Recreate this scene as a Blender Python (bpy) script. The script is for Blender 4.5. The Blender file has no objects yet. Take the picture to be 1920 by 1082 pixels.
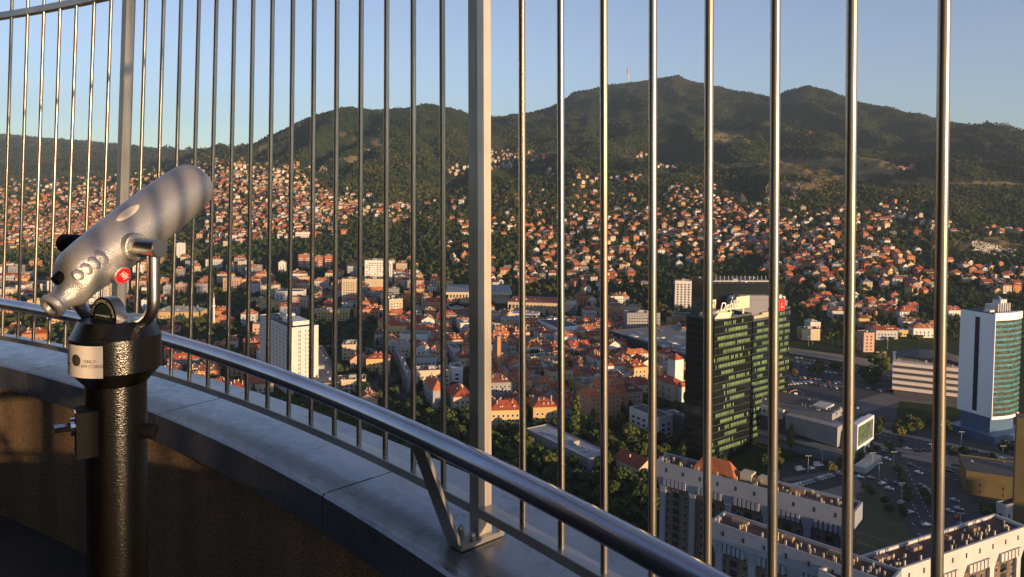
import bpy, math, random
import numpy as np
from mathutils import Vector, Matrix
rnd = random.Random(7)
nr = np.random.RandomState(11)
scene = bpy.context.scene
C = scene.collection
R_ = math.radians

# ---------------------------------------------------------------- camera
CAMZ = 150.0                       # the eye, metres above the city floor
F, H0, PITCH, ROLL = 1400.0, 350.0, R_(2.3), R_(0.7)
CYP = H0 + F * math.tan(PITCH)
cam = bpy.data.cameras.new('camera')
cam.sensor_fit = 'HORIZONTAL'; cam.sensor_width = 36.0
cam.lens = F / 1920.0 * 36.0
cam.shift_y = -(541.0 - CYP) / 1920.0
cam.clip_start = 0.05; cam.clip_end = 40000
cam_o = bpy.data.objects.new('camera', cam); C.objects.link(cam_o)
cam_o.matrix_world = (Matrix.Translation((0, 0, CAMZ)) @ Matrix.Rotation(math.pi / 2 - PITCH, 4, 'X')
                      @ Matrix.Rotation(ROLL, 4, 'Z'))
scene.camera = cam_o

# ---------------------------------------------------------------- light
SUN_AZ, SUN_EL = R_(136), R_(5.5)      # azimuth clockwise from +Y, behind and to the right
world = bpy.data.worlds.new('World'); scene.world = world; world.use_nodes = True
wn = world.node_tree
sky = wn.nodes.new('ShaderNodeTexSky'); sky.sky_type = 'NISHITA'; sky.sun_disc = False
sky.sun_elevation = SUN_EL; sky.sun_rotation = SUN_AZ
sky.altitude = 650; sky.air_density = 1.0; sky.dust_density = 0.3; sky.ozone_density = 3.0
hs_ = wn.nodes.new('ShaderNodeHueSaturation'); hs_.inputs['Saturation'].default_value = .72; hs_.inputs['Hue'].default_value = .515
wn.links.new(sky.outputs[0], hs_.inputs['Color']); wn.links.new(hs_.outputs[0], wn.nodes['Background'].inputs[0])
wn.nodes['Background'].inputs[1].default_value = 0.15
sl = bpy.data.lights.new('sun', 'SUN'); sl.energy = 4.5; sl.angle = R_(0.5); sl.color = (1.0, 0.66, 0.36)
so = bpy.data.objects.new('sun', sl); C.objects.link(so)
sd = Vector((math.sin(SUN_AZ) * math.cos(SUN_EL), math.cos(SUN_AZ) * math.cos(SUN_EL), math.sin(SUN_EL)))
so.rotation_euler = (-sd).to_track_quat('-Z', 'Y').to_euler(); so.location = (0, 0, 400)
scene.view_settings.view_transform = 'Standard'; scene.view_settings.look = 'None'
scene.view_settings.gamma = 1.0; scene.view_settings.use_curve_mapping = False
scene.view_settings.exposure = 0.8

# ---------------------------------------------------------------- pixel <-> world
def ray(px, py):
    X = np.asarray(px, float) - 960; Y = CYP - np.asarray(py, float)
    c, s = math.cos(ROLL), math.sin(ROLL)
    X, Y = c * X - s * Y, s * X + c * Y
    return X, F * math.cos(PITCH) + Y * math.sin(PITCH), -F * math.sin(PITCH) + Y * math.cos(PITCH)
def at(px, py, Y):                     # the point seen at a pixel, Y metres ahead
    a, b, c = ray(px, py); t = Y / b
    return Vector((float(a * t), float(Y), float(CAMZ + c * t)))
def gp(px, py, z=0.0):                 # the point of a level plane seen at a pixel
    a, b, c = ray(px, py); t = (z - CAMZ) / c
    return Vector((float(a * t), float(b * t), z))
def proj(X, Y, Z):
    Z = Z - CAMZ
    d = Y * math.cos(PITCH) - Z * math.sin(PITCH); u = Y * math.sin(PITCH) + Z * math.cos(PITCH)
    x = F * X / d; y = F * u / d
    c, s = math.cos(ROLL), math.sin(ROLL)
    return 960 + c * x + s * y, CYP - (-s * x + c * y)

# ---------------------------------------------------------------- helpers
def tag(o, label=None, cat=None, group=None, kind=None):
    if label: o['label'] = label
    if cat: o['category'] = cat
    if group: o['group'] = group
    if kind: o['kind'] = kind
    return o
def empty(name, loc=(0, 0, 0), rz=0.0):
    o = bpy.data.objects.new(name, None); C.objects.link(o); o.empty_display_size = .1
    o.location = loc; o.rotation_euler = (0, 0, rz); return o
def link(name, me, parent=None, loc=None, rz=None):
    o = bpy.data.objects.new(name, me); C.objects.link(o)
    if parent: o.parent = parent
    if loc is not None: o.location = loc
    if rz is not None: o.rotation_euler = (0, 0, rz)
    return o
class MB:
    def __init__(s): s.v = []; s.f = []; s.m = []
    def quad(s, a, b, c, d, mi=0):
        k = len(s.v); s.v += [tuple(a), tuple(b), tuple(c), tuple(d)]; s.f.append((k, k + 1, k + 2, k + 3)); s.m.append(mi)
    def poly(s, pts, mi=0):
        k = len(s.v); s.v += [tuple(p) for p in pts]; s.f.append(tuple(range(k, k + len(pts)))); s.m.append(mi)
    def box(s, x0, y0, z0, x1, y1, z1, mi=0, mt=None):
        k = len(s.v)
        s.v += [(x0, y0, z0), (x1, y0, z0), (x1, y1, z0), (x0, y1, z0), (x0, y0, z1), (x1, y0, z1), (x1, y1, z1), (x0, y1, z1)]
        s.f += [(k, k + 3, k + 2, k + 1), (k + 4, k + 5, k + 6, k + 7), (k, k + 1, k + 5, k + 4), (k + 1, k + 2, k + 6, k + 5), (k + 2, k + 3, k + 7, k + 6), (k + 3, k, k + 4, k + 7)]
        s.m += [mi, mi if mt is None else mt, mi, mi, mi, mi]
    def hip(s, x0, y0, x1, y1, z0, h, mi=0, gable=False, ov=.5, wall=None):
        x0 -= ov; y0 -= ov; x1 += ov; y1 += ov; w = x1 - x0; d = y1 - y0
        if gable: ins = .0
        else: ins = min(w, d) / 2 * .98
        k = len(s.v)
        if w >= d:
            r0 = (x0 + ins, (y0 + y1) / 2, z0 + h); r1 = (x1 - ins, (y0 + y1) / 2, z0 + h)
            s.v += [(x0, y0, z0), (x1, y0, z0), (x1, y1, z0), (x0, y1, z0), r0, r1]
            s.f += [(k, k + 1, k + 5, k + 4), (k + 2, k + 3, k + 4, k + 5), (k + 1, k + 2, k + 5), (k + 3, k, k + 4), (k + 3, k + 2, k + 1, k)]
        else:
            r0 = ((x0 + x1) / 2, y0 + ins, z0 + h); r1 = ((x0 + x1) / 2, y1 - ins, z0 + h)
            s.v += [(x0, y0, z0), (x1, y0, z0), (x1, y1, z0), (x0, y1, z0), r0, r1]
            s.f += [(k + 1, k + 2, k + 5, k + 4), (k + 3, k, k + 4, k + 5), (k, k + 1, k + 4), (k + 2, k + 3, k + 5), (k + 3, k + 2, k + 1, k)]
        g = mi if (wall is None or not gable) else wall
        s.m += [mi, mi, g, g, mi]
    def tube(s, pts, r, n=10, mi=0, cap=True):
        pts = [Vector(p) for p in pts]; rs = r if isinstance(r, (list, tuple)) else [r] * len(pts)
        k0 = len(s.v); up = None
        for i, p in enumerate(pts):
            t = (pts[min(i + 1, len(pts) - 1)] - pts[max(i - 1, 0)]).normalized()
            if up is None:
                up = Vector((0, 0, 1)) if abs(t.z) < .9 else Vector((1, 0, 0))
            a = (up - t * up.dot(t)).normalized(); b = t.cross(a); up = a
            for j in range(n):
                q = 2 * math.pi * j / n
                s.v.append(tuple(p + a * (rs[i] * math.cos(q)) + b * (rs[i] * math.sin(q))))
        for i in range(len(pts) - 1):
            for j in range(n):
                a0 = k0 + i * n + j; a1 = k0 + i * n + (j + 1) % n
                s.f.append((a0, a1, a1 + n, a0 + n)); s.m.append(mi)
        if cap:
            s.f.append(tuple(k0 + j for j in reversed(range(n)))); s.m.append(mi)
            e = k0 + (len(pts) - 1) * n
            s.f.append(tuple(e + j for j in range(n))); s.m.append(mi)
    def mesh(s, name, mats, smooth=False, angle=None):
        me = bpy.data.meshes.new(name); me.from_pydata(s.v, [], s.f)
        for m in mats: me.materials.append(m)
        if len(mats) > 1: me.polygons.foreach_set('material_index', s.m)
        if smooth: me.polygons.foreach_set('use_smooth', [True] * len(s.f))
        me.update()
        if smooth and angle: 
            try: me.set_sharp_from_angle(angle=R_(angle))
            except Exception: pass
        return me
    def build(s, name, mats, parent=None, smooth=False, angle=None, **k):
        if not isinstance(mats, (list, tuple)): mats = [mats]
        return link(name, s.mesh(name, mats, smooth, angle), parent, **k)

def mat(name, col, rough=.8, metal=0.0, var=.0, scale=1.0, bump=.0, bscale=None, rndtint=0.0, spec=.5, col2=None, stretch=None, coord='Object', emit=None):
    m = bpy.data.materials.new(name); m.use_nodes = True; nt = m.node_tree; b = nt.nodes['Principled BSDF']
    b.inputs['Roughness'].default_value = rough; b.inputs['Metallic'].default_value = metal
    b.inputs['Specular IOR Level'].default_value = spec
    col = tuple(col) + (1,)
    tc = nt.nodes.new('ShaderNodeTexCoord'); out = tc.outputs[coord]
    if stretch:
        mp = nt.nodes.new('ShaderNodeMapping'); mp.inputs['Scale'].default_value = stretch
        nt.links.new(out, mp.inputs[0]); out = mp.outputs[0]
    b.inputs['Base Color'].default_value = col
    src = None
    if var or col2:
        n = nt.nodes.new('ShaderNodeTexNoise'); n.inputs['Scale'].default_value = scale; n.inputs['Detail'].default_value = 6
        n.inputs['Roughness'].default_value = .65
        nt.links.new(out, n.inputs['Vector'])
        r = nt.nodes.new('ShaderNodeValToRGB'); e = r.color_ramp.elements
        e[0].position = .3; e[1].position = .7
        c2 = col2 if col2 else [c * (1 - var) for c in col[:3]]
        c1 = col[:3] if col2 else [min(1, c * (1 + var)) for c in col[:3]]
        e[0].color = tuple(c2) + (1,); e[1].color = tuple(c1) + (1,)
        nt.links.new(n.outputs['Fac'], r.inputs[0]); src = r.outputs[0]
    if rndtint:
        oi = nt.nodes.new('ShaderNodeObjectInfo'); hs = nt.nodes.new('ShaderNodeHueSaturation')
        mr = nt.nodes.new('ShaderNodeMapRange'); mr.inputs['To Min'].default_value = 1 - rndtint; mr.inputs['To Max'].default_value = 1 + rndtint
        nt.links.new(oi.outputs['Random'], mr.inputs[0]); nt.links.new(mr.outputs[0], hs.inputs['Value'])
        if src: nt.links.new(src, hs.inputs['Color'])
        else: hs.inputs['Color'].default_value = col
        src = hs.outputs[0]
    if src: nt.links.new(src, b.inputs['Base Color'])
    if bump:
        n2 = nt.nodes.new('ShaderNodeTexNoise'); n2.inputs['Scale'].default_value = bscale or scale; n2.inputs['Detail'].default_value = 4
        nt.links.new(out, n2.inputs['Vector'])
        bp = nt.nodes.new('ShaderNodeBump'); bp.inputs['Strength'].default_value = bump; bp.inputs['Distance'].default_value = .01
        nt.links.new(n2.outputs['Fac'], bp.inputs['Height']); nt.links.new(bp.outputs[0], b.inputs['Normal'])
    if emit:
        b.inputs['Emission Color'].default_value = tuple(emit[:3]) + (1,); b.inputs['Emission Strength'].default_value = emit[3]
    return m

# ================================================================ terrain
COLS = {
 -200: [(1500, None), (3000, 350), (3800, 352), (7500, 250)],
 0:    [(1500, None), (2200, 405), (3000, 355), (3700, 360), (7500, 252)],
 120:  [(1500, None), (2200, 400), (3000, 345), (3700, 350), (7500, 262)],
 220:  [(1450, None), (2200, 390), (3000, 335), (3700, 345), (7500, 271)],
 300:  [(1400, None), (2200, 380), (3000, 322), (3700, 330), (7500, 279)],
 380:  [(1350, None), (2100, 375), (3000, 308), (3500, 300), (7000, 290)],
 430:  [(1300, None), (2000, 375), (2900, 302), (3300, 290), (7000, 292)],
 475:  [(1300, None), (1900, 385), (2700, 305), (3300, 275), (7000, 300)],
 520:  [(1250, None), (1800, 395), (2600, 305), (3500, 245), (7000, 300)],
 580:  [(1200, None), (1700, 410), (2400, 330), (3600, 213), (7000, 300)],
 640:  [(1200, None), (1700, 410), (2300, 340), (3700, 196), (7000, 300)],
 700:  [(1200, None), (1700, 410), (2300, 340), (3800, 197), (7000, 300)],
 760:  [(1200, None), (1600, 425), (2200, 350), (3900, 191), (7000, 300)],
 810:  [(1150, None), (1500, 435), (2100, 360), (2700, 305), (4000, 188), (7000, 300)],
 870:  [(1100, None), (1450, 445), (2100, 360), (2900, 290), (4200, 206), (7000, 300)],
 920:  [(1100, None), (1450, 445), (2100, 360), (2900, 285), (4600, 215), (7000, 300)],
 980:  [(1080, None), (1450, 450), (2000, 365), (2900, 290), (4900, 211), (7000, 300)],
 1040: [(1060, None), (1400, 455), (2000, 362), (2900, 292), (5100, 190), (7500, 300)],
 1070: [(1050, None), (1400, 455), (2000, 360), (2900, 290), (5200, 171), (7500, 300)],
 1130: [(1030, None), (1400, 455), (2000, 360), (2800, 295), (5300, 156), (7500, 300)],
 1200: [(1000, None), (1350, 465), (1900, 365), (2700, 300), (5400, 145), (7500, 300)],
 1268: [(980, None), (1300, 470), (1900, 360), (2700, 300), (5500, 134), (7500, 300)],
 1310: [(960, None), (1250, 480), (1800, 370), (2600, 300), (5200, 150), (7500, 300)],
 1400: [(900, None), (1200, 490), (1700, 385), (2500, 302), (5000, 170), (7500, 300)],
 1445: [(880, None), (1150, 497), (1600, 395), (1850, 335), (2600, 305), (4900, 178), (7500, 300)],
 1470: [(860, None), (1100, 505), (1550, 400), (1850, 332), (2600, 305), (4700, 163), (7500, 300)],
 1510: [(840, None), (1100, 505), (1550, 400), (1850, 335), (2600, 303), (4600, 156), (7500, 300)],
 1560: [(820, None), (1050, 515), (1500, 405), (1900, 345), (2600, 300), (4500, 168), (7500, 300)],
 1620: [(800, None), (1000, 530), (1450, 415), (2000, 345), (2700, 298), (4300, 186), (7500, 300)],
 1700: [(790, None), (1000, 532), (1400, 430), (2000, 345), (2700, 295), (4200, 207), (7500, 300)],
 1760: [(790, None), (1000, 535), (1350, 435), (1700, 380), (2100, 318), (2700, 285), (4000, 222), (7500, 300)],
 1830: [(790, None), (1000, 535), (1300, 455), (1700, 390), (2000, 335), (2600, 280), (3800, 231), (7500, 300)],
 1920: [(790, None), (1000, 537), (1300, 460), (1600, 405), (1900, 355), (2500, 290), (3700, 258), (7500, 310)],
 2100: [(790, None), (1000, 537), (1300, 460), (1700, 390), (2600, 310), (3600, 300), (7500, 330)],
}
_ts, _YS = [], np.concatenate([np.arange(0, 3000, 25.0), np.arange(3000, 12001, 100.0)])
_tab = []
for px in sorted(COLS):
    a, b, c = ray(px, 350); _ts.append(a / b)
    ys = [0.0]; zs = [0.0]
    for (Y, py) in COLS[px]:
        if py is None: z = 0.0
        else:
            a2, b2, c2 = ray(px, py); z = CAMZ + c2 * Y / b2
        ys.append(Y); zs.append(z)
    ys.append(12000.0); zs.append(zs[-1] * .8)
    zz = np.interp(_YS, ys, zs)
    k = np.ones(7) / 7
    zz = np.convolve(np.pad(zz, 3, mode='edge'), k, 'valid')
    _tab.append(zz)
_ts = np.array(_ts); _tab = np.array(_tab)
_crest = np.array([_YS[int(np.argmax(np.where(_YS < 6200, r_, -1)))] for r_ in _tab])
_crest[:6] = 7500
_w = [(rnd.uniform(0, 6.28), rnd.uniform(0, 6.28)) for _ in range(40)]
def fbm(X, Y, s, oct=4, off=0):
    v = 0; a = 1.0; tot = 0
    for o in range(oct):
        for j in range(3):
            th, ph = _w[(off + o * 3 + j) % 40]
            f = (2 ** o) / s * (1 + .23 * j) * 6.28
            v = v + a * np.sin((X * math.cos(th) + Y * math.sin(th)) * f + ph + 1.3 * np.sin((Y * math.cos(th) - X * math.sin(th)) * f * .7 + ph * 2))
            tot += a
        a *= .55
    return v / tot * 1.8
def hgt(X, Y):
    X = np.asarray(X, float); Y = np.asarray(Y, float)
    Yc = np.clip(Y, 1, 11999); t = np.clip(X / np.maximum(Yc, 30), _ts[0], _ts[-1])
    i = np.clip(np.searchsorted(_ts, t) - 1, 0, len(_ts) - 2)
    u = (t - _ts[i]) / (_ts[i + 1] - _ts[i])
    j = np.clip(np.searchsorted(_YS, Yc) - 1, 0, len(_YS) - 2)
    w = (Yc - _YS[j]) / (_YS[j + 1] - _YS[j])
    z0 = _tab[i, j] * (1 - w) + _tab[i, j + 1] * w
    z1 = _tab[i + 1, j] * (1 - w) + _tab[i + 1, j + 1] * w
    z = z0 * (1 - u) + z1 * u
    amp = np.clip(z / 260.0, 0, 1) * np.clip((Yc - 900) / 2200.0, 0, 1)
    rid = np.abs(fbm(X, Y, 1300, 3)) * -60 + np.abs(fbm(X, Y, 420, 3, 7)) * -24 + 32
    cr = _crest[i] * (1 - u) + _crest[i + 1] * u; fade = np.clip((cr - Yc) / 1100, 0.06, 1)
    t2 = fbm(X, Y * .3, 1000, 3, 13)
    z = z + amp * fade * (-95 * np.abs(t2) + 31)
    z = z + amp * fade * rid + np.clip(z / 60.0, 0, 1) * 5 * fbm(X, Y, 240, 3, 5)
    return np.where(z < .6, 0.0, z)
def hit(px, py):                       # where the line of sight meets the ground
    a, b, c = ray(px, py)
    Ys = np.arange(250, 9000, 6.0)
    X = a / b * Ys; Z = CAMZ + c / b * Ys; G = hgt(X, Ys)
    k = np.nonzero(Z <= G)[0]
    if not len(k): return None
    k = k[0]; return float(X[k]), float(Ys[k]), float(G[k])

# ground sheet as a fan of cells that grows with distance
tt = np.linspace(-1.15, 1.15, 700)
yy = np.concatenate([np.linspace(20, 700, 60, endpoint=False), np.linspace(700, 3000, 330, endpoint=False), np.linspace(3000, 9500, 300)])
TX = np.outer(yy, tt); TY = np.outer(yy, np.ones_like(tt)); TZ = hgt(TX, TY)
TZ += np.where(TZ > 5, 1, 0) * 1.5 * fbm(TX, TY, 45, 2, 11)
ny, nt_ = TX.shape
# dry-grass and bare patches are where the photograph has open meadow
MEADOW = [(1560, 305, 120, 10), (1480, 322, 60, 9), (1760, 262, 40, 4), (1480, 232, 30, 4), (1640, 320, 60, 8), (1730, 342, 60, 8), (505, 276, 26, 6), (700, 266, 24, 13), (662, 300, 40, 5),
          (1860, 462, 70, 16), (1000, 290, 40, 5), (1360, 258, 40, 14), (640, 252, 12, 6), (1860, 345, 80, 4), (1500, 350, 50, 10), (1580, 335, 60, 7), (545, 262, 14, 4), (1120, 362, 40, 4), (1400, 310, 60, 4)]
DARK = []
def inmask(L, px, py, soft=1.0):
    m = np.zeros(np.shape(px))
    for (cx, cy, rx, ry) in L:
        q = ((px - cx) / rx) ** 2 + ((py - cy) / ry) ** 2
        m = np.maximum(m, np.clip((1.25 - q) / .5, 0, 1))
    return m
PX, PY = proj(TX, TY, TZ)
dry = inmask(MEADOW, PX + 18 * fbm(TX, TY, 120, 2, 3), PY + 4 * fbm(TX, TY, 90, 2, 9)) * (TY > 1200)
idx = np.arange(ny * nt_).reshape(ny, nt_)
q = np.stack([idx[:-1, :-1], idx[:-1, 1:], idx[1:, 1:], idx[1:, :-1]], -1).reshape(-1, 4)
me = bpy.data.meshes.new('terrain')
me.vertices.add(ny * nt_); me.vertices.foreach_set('co', np.stack([TX, TY, TZ], -1).ravel().astype(np.float32))
me.loops.add(q.size); me.loops.foreach_set('vertex_index', q.ravel().astype(np.int32))
me.polygons.add(len(q)); me.polygons.foreach_set('loop_start', np.arange(0, q.size, 4, dtype=np.int32))
me.polygons.foreach_set('use_smooth', np.ones(len(q), bool))
me.update()
at_ = me.attributes.new('dry', 'FLOAT', 'POINT'); at_.data.foreach_set('value', dry.ravel().astype(np.float32))
m = bpy.data.materials.new('hill_ground'); m.use_nodes = True; nt = m.node_tree; b = nt.nodes['Principled BSDF']
b.inputs['Roughness'].default_value = 1; b.inputs['Specular IOR Level'].default_value = .1
geo = nt.nodes.new('ShaderNodeNewGeometry')
def noise(scale, det=6):
    n = nt.nodes.new('ShaderNodeTexNoise'); n.inputs['Scale'].default_value = scale; n.inputs['Detail'].default_value = det
    n.inputs['Roughness'].default_value = .7; nt.links.new(geo.outputs['Position'], n.inputs['Vector']); return n
n1 = noise(.004, 8); n2 = noise(.05, 6)
r1 = nt.nodes.new('ShaderNodeValToRGB'); e = r1.color_ramp.elements
e[0].position = .35; e[0].color = (.018, .03, .010, 1); e[1].position = .68; e[1].color = (.055, .06, .018, 1)
x = e.new(.52); x.color = (.03, .045, .013, 1)
nt.links.new(n1.outputs['Fac'], r1.inputs[0])
r2 = nt.nodes.new('ShaderNodeValToRGB'); e = r2.color_ramp.elements
e[0].position = .3; e[0].color = (.10, .085, .03, 1); e[1].position = .75; e[1].color = (.27, .19, .085, 1)
nt.links.new(n2.outputs['Fac'], r2.inputs[0])
mx = nt.nodes.new('ShaderNodeMix'); mx.data_type = 'RGBA'
an = nt.nodes.new('ShaderNodeAttribute'); an.attribute_name = 'dry'
nt.links.new(an.outputs['Fac'], mx.inputs['Factor']); nt.links.new(r1.outputs[0], mx.inputs['A']); nt.links.new(r2.outputs[0], mx.inputs['B'])
nt.links.new(mx.outputs['Result'], b.inputs['Base Color'])
bp = nt.nodes.new('ShaderNodeBump'); bp.inputs['Strength'].default_value = .6; bp.inputs['Distance'].default_value = 4
nt.links.new(n2.outputs['Fac'], bp.inputs['Height']); nt.links.new(bp.outputs[0], b.inputs['Normal'])
me.materials.append(m)
tag(link('hills', me), kind='structure')
# the rest of the valley floor, round and behind the tower
g = MB(); g.poly([(-9000, -6000, -.3), (9000, -6000, -.3), (9000, 2000, -.3), (-9000, 2000, -.3)])
tag(g.build('ground', mat('valley_floor', (.055, .055, .035), .95, var=.5, scale=.02, coord='Object')), kind='structure')

# ---------------------------------------------------------------- the evening haze
hz = MB(); hz.box(-8800, -200, -2, 8800, 9000, 1150)
hm = bpy.data.materials.new('haze'); hm.use_nodes = True; hn = hm.node_tree; hn.nodes.remove(hn.nodes['Principled BSDF'])
pv = hn.nodes.new('ShaderNodeVolumePrincipled'); pv.inputs['Color'].default_value = (.62, .78, 1, 1); pv.inputs['Density'].default_value = 4.5e-5; pv.inputs['Anisotropy'].default_value = .2
hn.links.new(pv.outputs[0], hn.nodes['Material Output'].inputs['Volume'])
tag(hz.build('haze', hm), kind='stuff')
# ================================================================ city materials
WALLS = {k: mat('plaster_' + k, c, .85, var=.12, scale=.25, rndtint=.12) for k, c in dict(
    white=(.56, .54, .50), cream=(.47, .39, .27), yellow=(.45, .32, .14), orange=(.42, .19, .08), pink=(.42, .27, .20),
    grey=(.24, .24, .25), brown=(.26, .17, .11), ochre=(.50, .33, .15), pale=(.40, .40, .39), brick=(.36, .13, .07), dark=(.06, .06, .065)).items()}
ROOFS = {k: mat('roof_' + k, c, .85, var=.35, scale=.35, bump=.4, bscale=2.0, rndtint=.3) for k, c in dict(
    red=(.26, .055, .022), orange=(.36, .105, .035), brown=(.12, .045, .03), grey=(.16, .16, .165), tar=(.06, .06, .062), pale=(.24, .25, .27)).items()}
M_win = mat('window_glass', (.035, .04, .05), .12, spec=.8)
M_winb = mat('window_pane_blue', (.12, .16, .2), .1, spec=.8)
M_concrete = mat('concrete', (.30, .29, .27), .85, var=.2, scale=.3)
M_whitepaint = mat('white_cladding', (.62, .62, .62), .55, var=.05, scale=.3)
M_metal = mat('roof_metal', (.45, .46, .48), .35, .8)
M_asphalt = mat('asphalt', (.038, .038, .042), .85, var=.3, scale=.15)
M_pave = mat('paving', (.21, .17, .14), .85, var=.25, scale=.2)
M_grass = mat('grass', (.04, .055, .018), .95, var=.6, scale=.12, bump=1.0, bscale=.8, col2=(.075, .07, .03))
M_line = mat('road_paint', (.7, .7, .68), .7)

# ---------------------------------------------------------------- where things are, in words
BARX = [(1763, 8), (1591, 7), (1450, 6), (1327, 5), (1223, 4), (1132, 3), (1051, 2), (979, 1)]
LBAR = [829, 775, 724, 674, 628, 586, 546, 507, 470, 434, 397, 363, 330, 298, 265]
ORD = ['', 'first', 'second', 'third', 'fourth', 'fifth', 'sixth', 'seventh', 'eighth', 'ninth', 'tenth', 'eleventh', 'twelfth', 'thirteenth', 'fourteenth', 'fifteenth']
def where(px):
    if px > 1763: return 'right of the last bar'
    if px > 900:
        r = [b for b in BARX if b[0] <= px]
        k = r[0][1] if r else 0
        return 'just right of the thick post' if k == 0 else 'right of the %s bar past the post' % ORD[k]
    if px < 230: return 'behind the leftmost bars'
    l = [i for i, b in enumerate(LBAR) if b >= px]
    k = (l[-1] + 1) if l else 0
    return 'just left of the thick post' if k == 0 else 'left of the %s bar before the post' % ORD[k]
NAMEQ = []          # (object, describing words, px, py, category): labelled at the end
def later(o, words, P, cat, group):
    px, py = proj(P[0], P[1], P[2]); NAMEQ.append((o, words, float(px), float(py))); o['category'] = cat; o['group'] = group
def name_all():
    d = {}
    for o, w, px, py in NAMEQ: d.setdefault((w, where(px)), []).append((py, px, o))
    for (w, loc), L in d.items():
        L.sort(key=lambda q: (q[0], q[1])); n = len(L)
        for i, (py, px, o) in enumerate(L):
            if n == 1: s = '%s, %s' % (w, loc)
            elif i == 0: s = '%s, farthest %s' % (w, loc)
            elif i == n - 1: s = '%s, nearest %s' % (w, loc)
            elif i < 15: s = '%s, %s-farthest %s' % (w, ORD[i + 1], loc)
            else: s = '%s, %dth-farthest %s' % (w, i + 1, loc)
            o['label'] = s

# ---------------------------------------------------------------- footprints already taken
_grid = {}
def occupy(x, y, r):
    for i in range(int((x - r) // 40), int((x + r) // 40) + 1):
        for j in range(int((y - r) // 40), int((y + r) // 40) + 1): _grid.setdefault((i, j), []).append((x, y, r))
def free(x, y, r):
    for i in range(int((x - r) // 40), int((x + r) // 40) + 1):
        for j in range(int((y - r) // 40), int((y + r) // 40) + 1):
            for (a, b, c) in _grid.get((i, j), ()):
                if (a - x) ** 2 + (b - y) ** 2 < (c + r) ** 2: return False
    return True
def occ_rect(P, yaw, w, d):
    n = max(1, int(round(w / min(w, d)))); m_ = max(1, int(round(d / min(w, d)))); r = min(w, d) * .56
    for i in range(n):
        for j in range(m_):
            lx = w * (i + .5) / n; ly = d * (j + .5) / m_
            occupy(P[0] + lx * math.cos(yaw) - ly * math.sin(yaw), P[1] + lx * math.sin(yaw) + ly * math.cos(yaw), r)

# ---------------------------------------------------------------- buildings
def wins(mb, side, L, h, z0=1.2, dz=3.1, pitch=3.0, ww=1.3, wh=1.5, margin=1.2, mi=0, off=.05, skip=0.0, W=0, frame=None, x0=0.0):
    # rows of windows; side 'r' = plane y=0, 'l' = plane x=0, 'b' = plane y=W, 'e' = plane x=W
    n = max(1, int((L - 2 * margin) / pitch)); p = (L - 2 * margin) / n; rows = max(1, int((h - z0 - .4) / dz))
    for k in range(rows):
        z = z0 + k * dz
        for i in range(n):
            if skip and rnd.random() < skip: continue
            c = x0 + margin + (i + .5) * p; a0, a1 = c - ww / 2, c + ww / 2
            def put(a0, a1, z, z2, off, mi):
                if side == 'r': mb.quad((a0, -off, z), (a1, -off, z), (a1, -off, z2), (a0, -off, z2), mi)
                elif side == 'l': mb.quad((-off, a1, z), (-off, a0, z), (-off, a0, z2), (-off, a1, z2), mi)
                elif side == 'b': mb.quad((a1, W + off, z), (a0, W + off, z), (a0, W + off, z2), (a1, W + off, z2), mi)
                else: mb.quad((W + off, a0, z), (W + off, a1, z), (W + off, a1, z2), (W + off, a0, z2), mi)
            if frame is not None: put(a0 - .18, a1 + .18, z - .18, z + wh + .18, off * .5, frame)
            put(a0, a1, z, z + wh, off, mi)
CLUT = []
def clutter(mb, w, d, h, n, mi, mi2=None):
    for _ in range(n):
        x = rnd.uniform(1.2, max(1.3, w - 2.5)); y = rnd.uniform(1.2, max(1.3, d - 2.5)); s = rnd.uniform(.4, 1.4); t = rnd.uniform(.5, 1.9)
        mb.box(x, y, h, x + s, y + s * rnd.uniform(.6, 1.6), h + t, mi if mi2 is None or rnd.random() < .5 else mi2)
def solve(xl, xc, xr, ytop, Y, yaw):
    Cc = at(xc, ytop, Y)
    def tx(px):
        a, b, c = ray(px, ytop); return a / b
    wr = (tx(xr) * Cc.y - Cc.x) / (math.cos(yaw) - tx(xr) * math.sin(yaw))
    wl = (Cc.x - tx(xl) * Cc.y) / (math.sin(yaw) + tx(xl) * math.cos(yaw))
    if not 2 < wr < 120: wr = 16.0
    if not 2 < wl < 130: wl = 13.0
    return Cc, wr, wl
def block(name, label, xl, xc, xr, ytop, Y, yaw, wall, roof='flat', roofm='tar', depth=None, width=None, cat='building', pitch=3.0, dz=3.1,
          ww=1.3, wh=1.5, bands=None, frame=None, clut=10, wl_wall=None, roofh=None, group=None, balc=None, base=None, nowin='', z0=1.4, gable=False, skip=0.0, mwin=None):
    """A box-plan building whose near upper corner is seen at (xc, ytop), Y metres ahead."""
    yaw = R_(yaw); P, wr, wl = solve(xl, xc, xr, ytop, Y, yaw)
    if width: wr = width
    if depth: wl = depth
    gz = float(base if base is not None else hgt(P.x, P.y)); h = P.z - gz
    return house_at(name, label, (P.x, P.y, gz), yaw, wr, wl, h, wall, roof, roofm, cat, pitch, dz, ww, wh, bands, frame, clut, roofh, group, balc, nowin, z0, gable, skip, mwin)
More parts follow.
